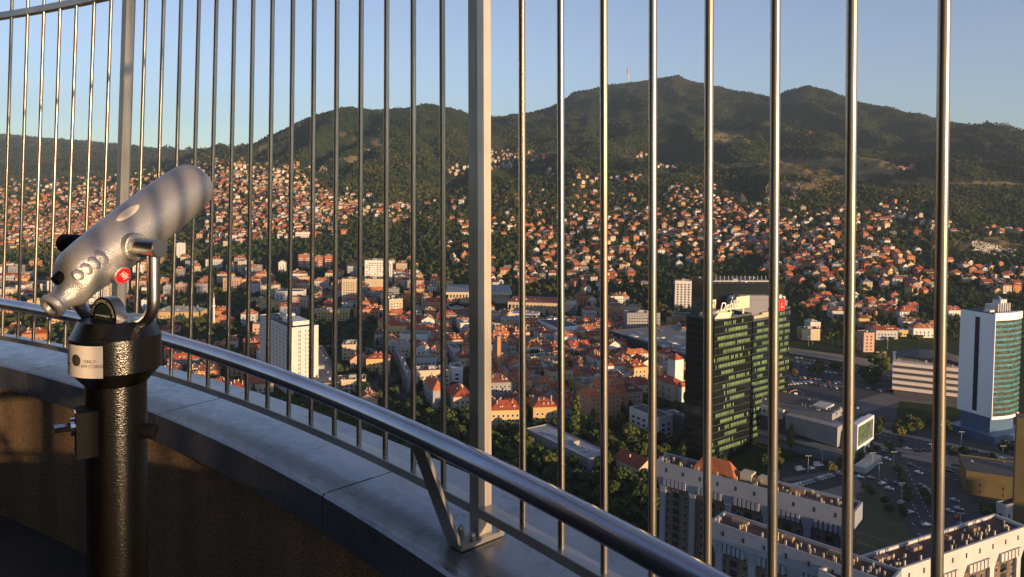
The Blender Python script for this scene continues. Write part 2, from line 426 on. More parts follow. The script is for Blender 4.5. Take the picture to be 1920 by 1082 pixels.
def house_at(name, label, P, yaw, w, d, h, wall, roof='flat', roofm='tar', cat='building', pitch=3.0, dz=3.1, ww=1.3, wh=1.5, bands=None, frame=None,
             clut=10, roofh=None, group=None, balc=None, nowin='', z0=1.4, gable=False, skip=0.0, mwin=None):
    t = empty(name, P, yaw); occ_rect(P, yaw, w, d)
    wm = WALLS[wall] if isinstance(wall, str) else wall; rm = ROOFS[roofm] if isinstance(roofm, str) else roofm
    b = MB(); b.box(0, 0, -6 if P[2] > 1 else -.2, w, d, h)
    b.build('wall', wm, t)
    if bands:
        k = MB(); nz = int(h / dz)
        for i in range(nz + 1):
            z = i * dz + z0 - .9
            if z + .8 < h: k.box(-.12, -.12, z, w + .12, d + .12, z + (.25 if bands is True else bands))
        k.build('floor_band', M_whitepaint if bands is True else wm, t)['kind'] = 'stuff'
    wb = MB()
    if 'r' not in nowin: wins(wb, 'r', w, h, z0, dz, pitch, ww, wh, frame=1 if frame else None, skip=skip, off=.16 if bands else .06)
    if 'l' not in nowin: wins(wb, 'l', d, h, z0, dz, pitch, ww, wh, frame=1 if frame else None, skip=skip, off=.16 if bands else .06)
    wins(wb, 'e', d, h, z0, dz, pitch, ww, wh, W=w, skip=skip, off=.16 if bands else .06)
    if wb.f:
        o = wb.build('windows', [mwin or M_win, M_whitepaint], t); o['kind'] = 'stuff'
    if balc:
        bb = MB(); nz = int((h - z0) / dz)
        for i in range(nz):
            for (s0, s1) in balc:
                z = z0 + i * dz - .9
                bb.box(w * s0, -1.2, z, w * s1, 0, z + .15); bb.box(w * s0, -1.2, z + .15, w * s1, -1.12, z + 1.05)
        o = bb.build('balconies', M_whitepaint, t); o['kind'] = 'stuff'
    r = MB()
    if roof == 'flat':
        p = .35; hh = .7
        r.box(-.1, -.1, h, w + .1, p, h + hh); r.box(-.1, d - p, h, w + .1, d + .1, h + hh); r.box(-.1, p, h, p, d - p, h + hh); r.box(w - p, p, h, w + .1, d - p, h + hh)
        r.build('parapet', wm, t)
        r = MB(); r.box(p, p, h - .1, w - p, d - p, h + .12); r.build('roof', rm, t)
        if clut:
            k = MB(); clutter(k, w, d, h + .1, clut, 0, 1)
            if w * d > 150: k.box(w * .4, d * .35, h, w * .4 + min(5, w * .25), d * .35 + min(4, d * .3), h + 2.6, 0)
            k.build('roof_vents', [M_concrete, M_metal], t)['kind'] = 'stuff'
    else:
        rh = roofh or min(w, d) * .32
        r.hip(0, 0, w, d, h, rh, 0, gable=(roof == 'gable'), wall=1)
        ro = r.build('roof', [rm, wm], t)
        k = MB()
        for _ in range(max(1, clut)):
            x = rnd.uniform(.15, .85) * w; y = rnd.uniform(.25, .75) * d
            k.box(x, y, h + .2, x + .7, y + .7, h + rh * rnd.uniform(.8, 1.25))
        for _ in range(max(0, clut // 2)):
            if w >= d:
                x = rnd.uniform(.15, .8) * w; k.box(x, d * .12, h + .1, x + 1.5, d * .3, h + rh * .55)
        k.build('chimneys', WALLS['pink'] if rnd.random() < .4 else WALLS['cream'], ro)['kind'] = 'stuff'
    if label: tag(t, label, cat, group)
    return t

Wm = WALLS
# --- the white block on the left, above the handrail
B1 = block('apartment_tower', 'tall white ten storey block with grey side rising above the handrail', 487, 541, 597, 617, 525, 36, 'white', nowin='rl', clut=18, roofm='tar', cat='apartment building')
P, wr, wl = solve(487, 541, 597, 617, 525, R_(36)); hh = P.z
k = MB()
for i in range(int(hh / 3.0) - 1):                 # the recessed bays of the lit face: pane, frame and blind of each floor
    z = hh - 3.6 - i * 2.95
    if z < 4: break
    for a, ww_ in ((.33, 1.0), (.36, 1.6), (.56, .9), (.66, 1.5), (.72, .9)):
        x = a * wr; k.quad((x, -.06, z), (x + ww_, -.06, z), (x + ww_, -.06, z + 1.6), (x, -.06, z + 1.6), 0)
        k.quad((x + ww_ * .6, -.08, z + .1), (x + ww_, -.08, z + .1), (x + ww_, -.08, z + 1.5), (x + ww_ * .6, -.08, z + 1.5), 1)
    k.box(wr * .3, -.12, z - .75, wr * .78, 0, z - .62, 2)
k.build('windows', [M_win, M_whitepaint, M_concrete], B1)['kind'] = 'stuff'
k = MB()
for i in range(int(hh / 3.0) - 1):
    z = hh - 3.6 - i * 2.95
    if z < 4: break
    for j in range(9):
        y = wl * (j + .5) / 9; k.quad((-.06, y + .8, z), (-.06, y - .6, z), (-.06, y - .6, z + 1.5), (-.06, y + .8, z + 1.5), 0)
k.build('side_windows', [M_winb], B1)['kind'] = 'stuff'
k = MB(); k.box(wr * .25, wl * .1, hh + .7, wr * .8, wl * .45, hh + 3.6); k.box(wr * .45, wl * .5, hh + .7, wr * .75, wl * .75, hh + 5)
for i in range(4): k.box(wr * (.3 + .12 * i), wl * .095, hh + 2.0, wr * (.3 + .12 * i) + 1, wl * .1, hh + 3.0)
k.build('lift_house', Wm['white'], B1)

# --- the dark green glass twin tower
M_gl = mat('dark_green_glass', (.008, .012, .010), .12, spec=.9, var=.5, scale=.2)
M_glw = mat('green_reflection_pane', (.15, .24, .11), .25, spec=.6, var=.6, scale=.12)  # yellow-green reflections painted into the pane colour
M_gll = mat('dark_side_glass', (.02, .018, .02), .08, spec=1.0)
def glass_tower(name, label, xl, xc, xr, ytop, Y, yaw, extra=None, dens=.62):
    P, wr, wl = solve(xl, xc, xr, ytop, Y, R_(yaw)); h = P.z; t = empty(name, (P.x, P.y, 0), R_(yaw)); occ_rect(P, R_(yaw), wr, wl)
    b = MB(); b.box(0, 0, -.2, wr, wl, h); b.build('wall', M_gl, t)
    k = MB(); n = max(6, int(wr / 1.35)); rows = int((h - 3) / 3.85)
    for r in range(rows):
        z = h - 3.2 - r * 3.85; run = rnd.random() < .5; a = rnd.randint(0, n // 2); bb_ = rnd.randint(n // 2, n)
        for i in range(n):
            on = (a <= i <= bb_) if rnd.random() < .85 else rnd.random() < dens
            x = (i + .15) * wr / n
            if x + wr / n * .75 > wr: continue
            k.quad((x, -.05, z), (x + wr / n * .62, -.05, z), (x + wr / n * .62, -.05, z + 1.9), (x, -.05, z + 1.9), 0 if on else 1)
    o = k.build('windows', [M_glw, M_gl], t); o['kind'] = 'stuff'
    k = MB(); n = max(4, int(wl / 1.6))
    for r in range(rows):
        z = h - 3.2 - r * 3.85
        for i in range(n):
            y = (i + .1) * wl / n
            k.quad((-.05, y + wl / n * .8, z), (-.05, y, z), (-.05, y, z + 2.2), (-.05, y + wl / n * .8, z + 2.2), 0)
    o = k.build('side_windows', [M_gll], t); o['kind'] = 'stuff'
    k = MB()
    for r in range(rows):
        z = h - 3.7 - r * 3.85; k.box(-.1, -.1, z, wr + .1, wl + .1, z + .18)
    o = k.build('floor_band', Wm['dark'], t); o['kind'] = 'stuff'
    r = MB(); p = .5
    r.box(0, 0, h, wr, p, h + 1.2); r.box(0, wl - p, h, wr, wl, h + 1.2); r.box(0, p, h, p, wl - p, h + 1.2); r.box(wr - p, p, h, wr, wl - p, h + 1.2)
    r.build('parapet', Wm['dark'], t)
    k = MB(); clutter(k, wr, wl, h, 16, 0, 1); k.build('roof_vents', [Wm['pale'], M_metal], t)['kind'] = 'stuff'
    tag(t, label, 'office tower'); return t, wr, wl, h
T1, wr, wl, h = glass_tower('glass_tower', 'dark green glass tower with rows of yellow green windows and script sign on its roof', 1287, 1340, 1410, 602, 400, 38)
# roof crown: pale angled panels and a large script sign
M_sign = mat('pale_sign_panel', (.62, .54, .38), .6)
k = MB()
k.poly([(-1, -.5, h + 1.3), (wr * .35, -1.2, h + .6), (wr * .42, -1, h + 3.8), (wr * .1, -.2, h + 4.2)]); k.box(-1, .2, h + 4.0, wr * .35, 6, h + 4.25)
k.poly([(wr * .05, 1, h + 4.3), (wr * .9, 1, h + 4.8), (wr * .95, 1, h + 6.2), (wr * .2, 1.2, h + 5.6)])
k.box(wr * .62, 1.5, h + 4.2, wr * .98, 2, h + 11); k.box(wr * .0, 7, h + 3, wr * .3, 7.4, h + 10)
k.box(wr * .1, .4, h + 1.2, wr * .14, .8, h + 4); k.box(wr * .8, 1.6, h + 1.2, wr * .84, 2, h + 4.4); k.box(wr * .45, 1.2, h + 1.2, wr * .48, 1.6, h + 4.4)
k.build('roof_canopy', M_sign, T1)
def text_mesh(s, size, ext=0.0, shear=0.0):
    cu = bpy.data.curves.new('text', 'FONT'); cu.body = s; cu.size = size; cu.extrude = ext; cu.shear = shear; cu.align_x = 'CENTER'; cu.resolution_u = 3
    o = bpy.data.objects.new('text', cu); C.objects.link(o); bpy.context.view_layer.update()
    dg = bpy.context.evaluated_depsgraph_get(); me = bpy.data.meshes.new_from_object(o.evaluated_get(dg))
    bpy.data.objects.remove(o); return me
def text_on(s, size, mt, parent, fn, name='lettering', ext=0.0, shear=0.0):
    me = text_mesh(s, size, ext, shear); me.materials.clear(); me.materials.append(mt)
    for v in me.vertices: v.co = fn(v.co)
    return link(name, me, parent)
s_o = text_on('Dehler', 6.6, mat('sign_white', (.8, .74, .6), .5), T1, lambda c: Vector((wr * .40 + c.x, .2 - c.z, h + 5.2 + c.y + c.x * .06)), 'roof_sign', .15, .35)
T2, wr2, wl2, h2 = glass_tower('glass_tower', 'second dark green glass tower standing behind the one with the roof sign', 1405, 1412, 1450, 603, 432, 38, dens=.7)
T3, wr3, wl3, h3 = glass_tower('glass_tower', 'narrow dark glass tower end carrying a small red sign', 1440, 1452, 1482, 583, 452, 38, dens=.3)
k = MB(); k.box(2, -.4, h3 - .5, 10.5, 3.0, h3 + 6.5); k.build('red_sign', mat('sign_red', (.7, .02, .015), .5), T3)
text_on('L.', 4.5, M_sign, T3, lambda c: Vector((8.0 + c.x, -.47, h3 + 1.4 + c.y)), 'lettering')
k = MB(); k.box(2, 3, h2, wr2 * .6, wl2 * .3, h2 + 3); k.box(wr2 * .5, 1, h2 + 1, wr2 * .9, 3, h2 + 4); k.build('plant_room', Wm['cream'], T2)

# --- white tower with the curved green glass front (right)
P, wr, wl = solve(1801, 1866, 1905, 590, 445, R_(25)); yw = R_(25); h = P.z
T = empty('curved_tower', (P.x, P.y, 0), yw); occ_rect(P, yw, wr + 12, wl)
a = 26.0; nn = 14; b = MB(); arc = []
for i in range(nn + 1):
    s = i / nn; arc.append((a * s, -2.4 * math.sin(s * math.pi) * .9 + .0))
M_tp = mat('white_panels', (.78, .80, .85), .45, var=.03, scale=.4)
b.box(0, 0, 14, a, wl, h); b.build('wall', M_tp, T)
k = MB(); M_teal = mat('teal_glass', (.07, .22, .26), .15, spec=.8, var=.5, scale=.3); M_tw = mat('white_fascia', (.40, .49, .52), .5)
z = 15.0
while z < h - 2.5:
    for i in range(nn):
        (x0, y0), (x1, y1) = arc[i], arc[i + 1]
        k.quad((x0, y0 - .05, z), (x1, y1 - .05, z), (x1, y1 - .05, z + 1.9), (x0, y0 - .05, z + 1.9), 0)
        k.quad((x0, y0 - .25, z + 1.9), (x1, y1 - .25, z + 1.9), (x1, y1 - .25, z + 3.1), (x0, y0 - .25, z + 3.1), 1)
        k.quad((x0, y0 - .25, z + 3.1), (x1, y1 - .25, z + 3.1), (x1, y1, z + 3.1), (x0, y0, z + 3.1), 2)
    z += 3.15
o = k.build('curtain_wall', [mat('dark_band_glass', (.07, .08, .06), .15, spec=.8, var=.8, scale=.5), M_teal, M_tw], T); o['kind'] = 'stuff'
k = MB()
for z0_, z1_ in ((13.2, 15.0), (h - 3.6, h + .8)):
    for i in range(nn):
        (x0, y0), (x1, y1) = arc[i], arc[i + 1]
        k.quad((x0, y0 - .5, z0_), (x1, y1 - .5, z0_), (x1, y1 - .5, z1_), (x0, y0 - .5, z1_)); k.quad((x0, y0 - .5, z1_), (x1, y1 - .5, z1_), (x1, 1, z1_), (x0, 1, z1_))
k.box(-.5, -.6, 13.2, .0, .4, h + .8); k.build('white_rim', M_tp, T)
k = MB(); n = int((h - 15) / 1.9)
for i in range(n): k.box(-.08, 0, 15 + i * 1.9, 0, wl, 15 + i * 1.9 + 1.78)
o = k.build('cladding', M_tp, T); o['kind'] = 'stuff'
k = MB(); k.box(-.25, wl * .42, 16, .0, wl * .55, h - 3); k.build('stair_window', mat('navy_glass', (.012, .014, .04), .2), T)
k = MB(); k.box(1.5, 1.5, 0, a - 2, wl - 1.5, 14); k.box(-4, -5, 0, a + 6, wl + 3, 4.5); k.build('podium', mat('blue_podium', (.06, .12, .22), .4), T)
k = MB(); k.box(.6, .6, h, a - .6, wl - .6, h + .3); k.build('roof', ROOFS['tar'], T)
k = MB(); k.box(9, 4, h, 20, 12, h + 4.5); k.box(13, 5, h + 4.5, 19, 10, h + 7.5)
for i in range(6): k.box(8 + i * 2.2, 3.2, h, 8.6 + i * 2.2, 3.8, h + 5.6)
k.box(3, 5, h, 8, 9, h + 1.6); k.build('plant_room', Wm['white'], T)
k = MB(); k.poly([(12, 5, h + 7.5), (16, 5, h + 7.5), (14, 7, h + 10)]); k.poly([(16, 5, h + 7.5), (16, 9, h + 7.5), (14, 7, h + 10)]); k.poly([(12, 5, h + 7.5), (14, 7, h + 10), (12, 9, h + 7.5)]); k.build('roof_cap', M_winb, T)
tag(T, 'tall white tower with curved green glass front near the right edge', 'office tower')

# --- low striped building beside it
M_bandf = mat('pinkish_band', (.66, .58, .53), .7, var=.06, scale=.3)
P, wr, wl = solve(1672, 1676, 1815, 678, 545, R_(-27)); h = P.z; yw = R_(-27)
T = empty('striped_building', (P.x, P.y, 0), yw); occ_rect(P, yw, wr, 40)
b = MB(); b.box(0.6, .6, -.2, wr, 40, h - .4); b.build('wall', Wm['dark'], T)
for i in range(5):
    k = MB(); z = h - 2.4 - i * 4.5; k.box(-.6, -.9, z, wr + .9, 40.4, z + 2.3); k.build('facade_band', M_bandf, T)
k = MB()
for i in range(10):
    a0 = math.pi * i / 10; a1 = math.pi * (i + 1) / 10
    k.quad((wr * .5 - 22 * math.cos(a0), 6, h + 5 * math.sin(a0)), (wr * .5 - 22 * math.cos(a1), 6, h + 5 * math.sin(a1)), (wr * .5 - 22 * math.cos(a1), 34, h + 5 * math.sin(a1)), (wr * .5 - 22 * math.cos(a0), 34, h + 5 * math.sin(a0)))
k.build('roof', ROOFS['tar'], T)
k = MB(); clutter(k, wr, 40, h, 14, 0); k.build('roof_vents', M_concrete, T)['kind'] = 'stuff'
tag(T, 'low building with five pale horizontal facade bands left of the white tower', 'building')

# --- white modern building with the tilted box (right centre)
Pc = gp(1584, 874); T = empty('modern_hall', (Pc.x, Pc.y, 0), R_(46)); occ_rect(Pc, R_(46), 30, 60)
def LB(nm, mt, *bx):
    k = MB()
    for q in bx: k.box(*q)
    return k.build(nm, mt, T)
LB('base', M_winb, (1, 1, -.2, 28, 62, 6)); LB('lower_band', Wm['grey'], (0, -1, 6, 30, 64, 8.2)); LB('recess', Wm['dark'], (2.0, 1.6, 8.2, 28, 60, 18))  # grey stands in for shade on the white walls, tilted box included
k = MB(); k.v += [(-1.2, 4, 9.6), (-4.0, 3, 21.5), (-2.2, 33, 21.5), (-.6, 33, 12.0), (8, 4, 9.6), (8, 3, 21.5), (8, 33, 21.5), (8, 33, 12.0)]
k.f += [(0, 1, 2, 3), (4, 7, 6, 5), (0, 4, 5, 1), (1, 5, 6, 2), (2, 6, 7, 3), (3, 7, 4, 0)]; k.m += [0] * 6; k.build('tilted_box', Wm['grey'], T)
LB('upper_wall', Wm['grey'], (4, 9, 18, 28, 58, 26)); LB('rear_wall', Wm['pale'], (1.5, 36, 17, 10, 60, 22.5)); LB('roof', ROOFS['tar'], (5, 10, 26, 27, 57, 26.3))
k = MB()
for i in range(7): k.quad((1.44, 40 + i * 2.6, 19), (1.44, 38.8 + i * 2.6, 19), (1.44, 38.8 + i * 2.6, 20.8), (1.44, 40 + i * 2.6, 20.8))
k.quad((3.95, 54, 21), (3.95, 12, 21), (3.95, 12, 21.6), (3.95, 54, 21.6)); k.build('window_strip', M_win, T)['kind'] = 'stuff'
k = MB()                                           # the framed glass bay at the near end: an open frame round green glass
for (x0, y0, z0_, x1, y1, z1_) in ((3, -5, 21.6, 29, -2, 23.2), (3, -5, 9.4, 29, -2, 10.8), (27.6, -5, 10.8, 29, -2, 21.6), (3, -5, 10.8, 4.2, -2, 21.6), (20, -3.2, 0, 29, -2, 9.4)): k.box(x0, y0, z0_, x1, y1, z1_)
k.build('white_frame', M_whitepaint, T); LB('bay_glass', mat('green_bay_glass', (.09, .13, .08), .15, spec=.8, var=.6, scale=.3), (4.2, -4.2, 10.8, 27.6, 1, 21.6), (6, -2.6, 0, 20, 1, 9.4))
k = MB(); clutter(k, 26, 55, 26.2, 14, 0, 1); k.box(-4, -12, 0, 22, -6, 3.2); k.box(8, 14, 26, 20, 22, 27.4); k.build('roof_vents', [Wm['pale'], M_metal], T)['kind'] = 'stuff'
tag(T, 'modern white building with tilted blank box and framed glass bay', 'building')

# --- the white-banded slabs in the foreground
M_beam = mat('concrete_shade_tone', (.22, .24, .29), .7, var=.12, scale=.15)  # slabs facing away from the sun: shade painted in as a dark bluish tone
M_beam_l = mat('concrete_sunlit_tone', (.46, .44, .42), .7, var=.12, scale=.15)  # same concrete, sunlight painted in as a brighter, warmer tone
M_brn = mat('brown_facade', (.13, .09, .065), .8, var=.2, scale=.3)
def slab(label, p0, p1, z, dep, first=.0, npil=5, lit=False):
    """long residential slab: roof parapet edge from pixel p0 to p1 at height z; visible face towards the tower"""
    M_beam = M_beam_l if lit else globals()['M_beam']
    a = gp(p0[0], p0[1], z); b_ = gp(p1[0], p1[1], z); L = (b_ - a).length; yaw = math.atan2(b_.y - a.y, b_.x - a.x)
    t = empty('residential_slab', (a.x, a.y, 0), yaw); occ_rect(a, yaw, L, dep)
    q = MB(); q.box(0, .0, -.2, L, dep, z - 5.6); q.build('wall', M_brn, t)
    q = MB(); q.box(-1.2, -1.6, z - 5.6, L + 1.2, -.9, z); q.box(-1.2, dep, z - 5.6, L + 1.2, dep + .7, z); q.box(-1.2, -.9, z - 5.6, -.5, dep, z); q.box(L + .5, -.9, z - 5.6, L + 1.2, dep, z); q.build('parapet_band', M_beam, t)
    q = MB(); q.box(-.5, -.9, z - 1.6, L + .5, dep, z - .9); q.build('roof', mat('red_roof_deck', (.08, .042, .032), .9, var=.4, scale=.4), t)
    q = MB()
    for i in range(int(L / 1.5)):
        x = rnd.uniform(0, L - 1.5); y = rnd.uniform(0, dep - 1.5); s = rnd.uniform(.2, .6); q.box(x, y, z - .9, x + s, y + s, z + rnd.uniform(-.2, .9), 0)
    for i in range(int(L / 14)): q.box(i * 14 + 2 + rnd.uniform(0, 5), dep * .5, z - .9, i * 14 + 8.5, dep * .5 + 1.8, z + .5, 1)
    for i in range(int(L / 7)): q.box(i * 7 + 1, -.8, z, i * 7 + 1.45, -.4, z + 1.3, 0)
    o = q.build('roof_vents', [Wm['cream'], Wm['brown']], t); o['kind'] = 'stuff'
    bay = L / npil
    for i in range(npil + 1):                      # pillars flaring into the band
        x = min(max(i * bay, 1.8), L - 1.8); q = MB(); w_ = 1.05
        q.box(x - w_, -1.1, -.2, x + w_, .0, z - 10)
        kx = len(q.v); q.v += [(x - w_, -1.1, z - 10), (x + w_, -1.1, z - 10), (x + w_ + 1.6, -1.5, z - 5.6), (x - w_ - 1.6, -1.5, z - 5.6), (x - w_, 0, z - 10), (x + w_, 0, z - 10), (x + w_ + 1.6, 0, z - 5.6), (x - w_ - 1.6, 0, z - 5.6)]
        q.f += [(kx, kx + 1, kx + 2, kx + 3), (kx + 1, kx + 5, kx + 6, kx + 2), (kx + 4, kx, kx + 3, kx + 7)]; q.m += [0, 0, 0]
        q.build('pillar', M_beam, t)
    # windows of each bay, each one a part where it shows large enough
    wm_ = MB(); wm_.box(0, -.12, 0, 1.5, 0, 1.6, 1); wm_.quad((.12, -.14, .12), (1.38, -.14, .12), (1.38, -.14, 1.48), (.12, -.14, 1.48), 0)
    wme = wm_.mesh('window', [M_win, M_beam]); first_o = None; cnt = 0
    q = MB()
    for i in range(npil):
        for r in range(int((z - 9) / 3.0)):
            zz = z - 9.6 - r * 3.0
            if zz < 1: break
            for j, fx in enumerate((.2, .42, .5, .72)):
                x = i * bay + bay * fx
                if j in (1, 2):
                    q.box(x - .2, -.9, zz - .5, x + bay * .1, -.8, zz + .5, 0); q.quad((x - .2, -.1, zz), (x + bay * .1, -.1, zz), (x + bay * .1, -.1, zz + 2.0), (x - .2, -.1, zz + 2.0), 1)
                elif cnt < 290:
                    cnt += 1; link('window', wme, t, loc=(x, 0, zz))
        for j in range(6): x = i * bay + bay * (.18 + .115 * j); q.box(x, -2.2, z - 8.2, x + bay * .08, 0, z - 5.7, 2)
    o = q.build('balconies', [mat('balcony_brown', (.10, .08, .07), .6), M_win, M_beam], t); o['kind'] = 'stuff'
    q = MB()
    for i in range(int(L / 6.5)):
        x = 3 + i * 6.5; q.quad((x, -1.64, z - 3.4), (x + .7, -1.64, z - 3.4), (x + .7, -1.64, z - 1.9), (x, -1.64, z - 1.9))
    o = q.build('band_window', M_win, t); o['kind'] = 'stuff'
    # end wall
    q = MB()
    for sx in (-.1, L + .02):
        for r in range(int((z - 9) / 3.0)): q.box(sx, 0, z - 9.6 - r * 3.0 - .6, sx + .08, dep, z - 9.6 - r * 3.0 - .5)
    o = q.build('panel_joint', M_beam, t); o['kind'] = 'stuff'
    tag(t, label, 'apartment building', 'residential slabs with white parapet bands'); return t
S1 = slab('long brown residential slab with white parapet band and orange tiled attic', (1238, 862), (1598, 955), 50, 7.5, npil=5)
S2 = slab('lower brown residential slab at the bottom, before the one with orange attic', (1342, 975), (1665, 1085), 48, 7.2, npil=4)
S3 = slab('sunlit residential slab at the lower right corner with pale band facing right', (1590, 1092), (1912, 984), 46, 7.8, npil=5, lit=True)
q = MB()
kx = 8.0
q.hip(12, .8, 28, 7.4, 49.2, 5.0, 0, gable=False, ov=0); q.build('attic_roof', ROOFS['orange'], S1)
q = MB(); q.box(29, 3, 49, 33, 7.4, 51.6); q.box(35, 4, 49, 40, 7.4, 51.2); q.build('lift_house', Wm['cream'], S1)

# --- named buildings of the middle distance ------------------------------------------------
block('school_building', 'long two storey building with flat grey metal roof among trees', 985, 1104, 1146, 862, 386, 34, 'grey', roofm='pale', clut=3, dz=3.4, ww=2.0)
block('red_roofed_hall', 'low hall with dark red pitched roof beside the grey roofed school', 1150, 1198, 1232, 880, 375, 34, 'cream', roof='gable', roofm='red', clut=1)
block('villa', 'white flat roofed villa on a terrace above dark trees', 1180, 1236, 1262, 785, 440, 34, 'white', clut=4, pitch=4, ww=2.4)
block('roof_terrace_block', 'dark low block crowded with pale roof machinery left of the green tower', 1240, 1286, 1300, 786, 440, 34, 'dark', clut=40, roofm='grey')
CH = block('church', 'white church with red tiled roofs left of the green tower', 1226, 1262, 1285, 722, 520, 30, 'cream', roof='hip', roofm='red', clut=2, pitch=5, ww=.9, wh=2.6, dz=5)
k = MB(); k.box(9, 8, 10, 17, 16, 27); k.hip(9, 8, 17, 16, 27, 4, 1); k.box(4, -4, 0, 9, 0, 11); k.hip(4, -4, 9, 0, 11, 2.4, 1); k.build('church_tower', [Wm['white'], ROOFS['red']], CH)
M_blackwall = mat('black_wall', (.018, .018, .02), .6)
MALL = block('shopping_hall', 'wide black walled hall with pale machinery on its flat roof', 1142, 1288, 1300, 668, 600, 26, M_blackwall, nowin='rl', clut=0, roofm='grey', width=80)
k = MB()
for i in range(60):
    x = rnd.uniform(4, 70); y = rnd.uniform(5, 105); hh_ = rnd.uniform(1, 3.5); k.box(x, y, 11, x + rnd.uniform(3, 8), y + rnd.uniform(3, 12), float(12 + hh_), rnd.randint(0, 2))
k.build('roof_vents', [M_metal, Wm['white'], M_winb], MALL)['kind'] = 'stuff'
block('grey_office', 'grey seven storey office with rows of dark windows and roof pavilion', 1170, 1176, 1238, 588, 753, 4, 'grey', pitch=2.6, ww=1.7, wh=1.7, depth=16, clut=6, frame=True)
block('low_office', 'long pale low building with one dark window band', 1262, 1264, 1322, 592, 810, -4, 'cream', pitch=2, ww=1.9, wh=1.2, depth=20)
block('apartment_block', 'white ten storey apartment block at the hill foot with grid of windows', 1262, 1266, 1297, 527, 930, -10, 'white', pitch=3.8, ww=2.1, wh=1.9, depth=14, clut=8, cat='apartment building', group='tall blocks at the hill foot')
block('apartment_block', 'pink and white stepped apartment block beside the white ten storey one', 1296, 1298, 1322, 523, 945, -10, 'pink', pitch=2.8, depth=14, clut=8, cat='apartment building', group='tall blocks at the hill foot', balc=[(.1, .3), (.5, .7)])
# shopping centre behind the tower with roof trusses and ribs
SC = block('shopping_centre', 'wide dark glass shopping centre with white roof ribs behind the tower', 1330, 1336, 1470, 533, 720, 5, M_gl, nowin='rl', depth=60, clut=14, roofm='tar')
P, wr, wl = solve(1330, 1336, 1470, 533, 720, R_(5)); hs = P.z
k = MB()
for i in range(14):
    x = wr * (.15 + .06 * i); k.box(x, 20, hs, x + .5, 34, hs + .6); k.tube([(x, 20, hs + .5), (x + 2.5, 27, hs + 5)], .25, 5)
k.box(wr * .12, 19.5, hs, wr, 20, hs + 1.0); k.build('roof_ribs', Wm['white'], SC)
k = MB(); k.box(-1, -6, 0, 14, 0, 24); k.box(0, -6.2, 18, 12, -6, 20); k.build('side_wing', mat('blue_grey_glass', (.10, .16, .2), .25, spec=.8), SC)
k = MB(); k.box(wr * .2, -16, 0, wr * .95, 0, hs - 13); k.box(wr * .3, -14, 0, wr * .7, -4, hs - 9); k.build('lower_storeys', Wm['grey'], SC)
k = MB(); clutter(k, wr * .9, 14, hs - 13, 0, 0)
for i in range(40): x = rnd.uniform(wr * .2, wr * .93); s = rnd.uniform(.8, 3.0); y = -rnd.uniform(2, 14); k.box(x, y, hs - 13, x + s, y + s, hs - 12 + rnd.uniform(0, 3), rnd.randint(0, 1))
k.build('roof_vents', [Wm['white'], M_metal], SC)['kind'] = 'stuff'
# arena halls with deep overhanging roofs
def hall(label, xl, xc, xr, ytop, Y, yaw, dep, canted=False, colr='cream', top='pale'):
    P, wr, wl = solve(xl, xc, xr, ytop, Y, R_(yaw)); h = P.z; t = empty('sports_hall', (P.x, P.y, 0), R_(yaw)); occ_rect(P, R_(yaw), wr, dep)
    k = MB(); k.box(3, 3, -.2, wr - 3, dep - 3, h - 3); k.build('wall', Wm[colr], t)
    k = MB(); k.box(0, 0, h - 3, wr, dep, h); k.build('roof_band', Wm[colr], t)
    k = MB(); k.box(1, 1, h, wr - 1, dep - 1, h + .2); k.build('roof', ROOFS[top], t)
    k = MB(); n = int(wr / 4)
    for i in range(n): k.box(wr * i / n, .4, h - 7, wr * i / n + .7, 3, h - 3)
    o = k.build('roof_fins', Wm['cream'], t); o['kind'] = 'stuff'
    if canted:
        k = MB(); k.poly([(wr, -1, h - 11), (wr + 10, -1, h - 8), (wr + 17, -1, h), (wr, -1, h)]); k.box(wr, 0, h - 10, wr + 4, dep * .6, h); k.poly([(wr + 17, -1, h), (wr + 17, dep * .5, h), (wr, dep * .5, h), (wr, -1, h)]); k.build('canted_end', Wm['cream'], t)
    k = MB(); clutter(k, wr, dep, h, 12, 0); k.build('roof_vents', Wm['white'], t)['kind'] = 'stuff'
    tag(t, label, 'sports hall', 'halls with overhanging roofs'); return t
hall('broad flat roofed hall with tan roof just left of the thick post', 833, 835, 960, 548, 948, 3, 75, colr='cream', top='pale')
hall('long cream hall with canted right end just right of the thick post', 950, 952, 1052, 566, 870, -8, 50, True, top='red')
hall('low white hall with flat pale roof between the two sports halls', 930, 932, 1010, 587, 830, -6, 20, colr='white')
# office row
block('blue_white_office', 'long white building with blue tinted windows right of the post', 937, 939, 1012, 598, 768, -10, 'pale', pitch=2.7, depth=14, clut=10, roofm='pale')
block('grid_office', 'white five storey office with square window grid', 1008, 1043, 1088, 615, 708, 22, M_whitepaint, pitch=2.6, ww=1.5, wh=1.6, clut=4)
block('chimney_building', 'grey block with a tall orange chimney stack', 905, 921, 953, 648, 634, 35, 'grey', nowin='r', clut=3)
k = gp(932, 706); t = empty('chimney_stack', (k.x, k.y, 0), R_(35)); q = MB(); q.box(0, 0, 0, 4, 4, 31); q.build('shaft', Wm['orange'], t); q = MB(); q.box(-.2, -.2, 31, 4.2, 4.2, 32); q.build('cap', Wm['grey'], t); tag(t, 'tall square orange chimney stack beside a grey block', 'chimney')
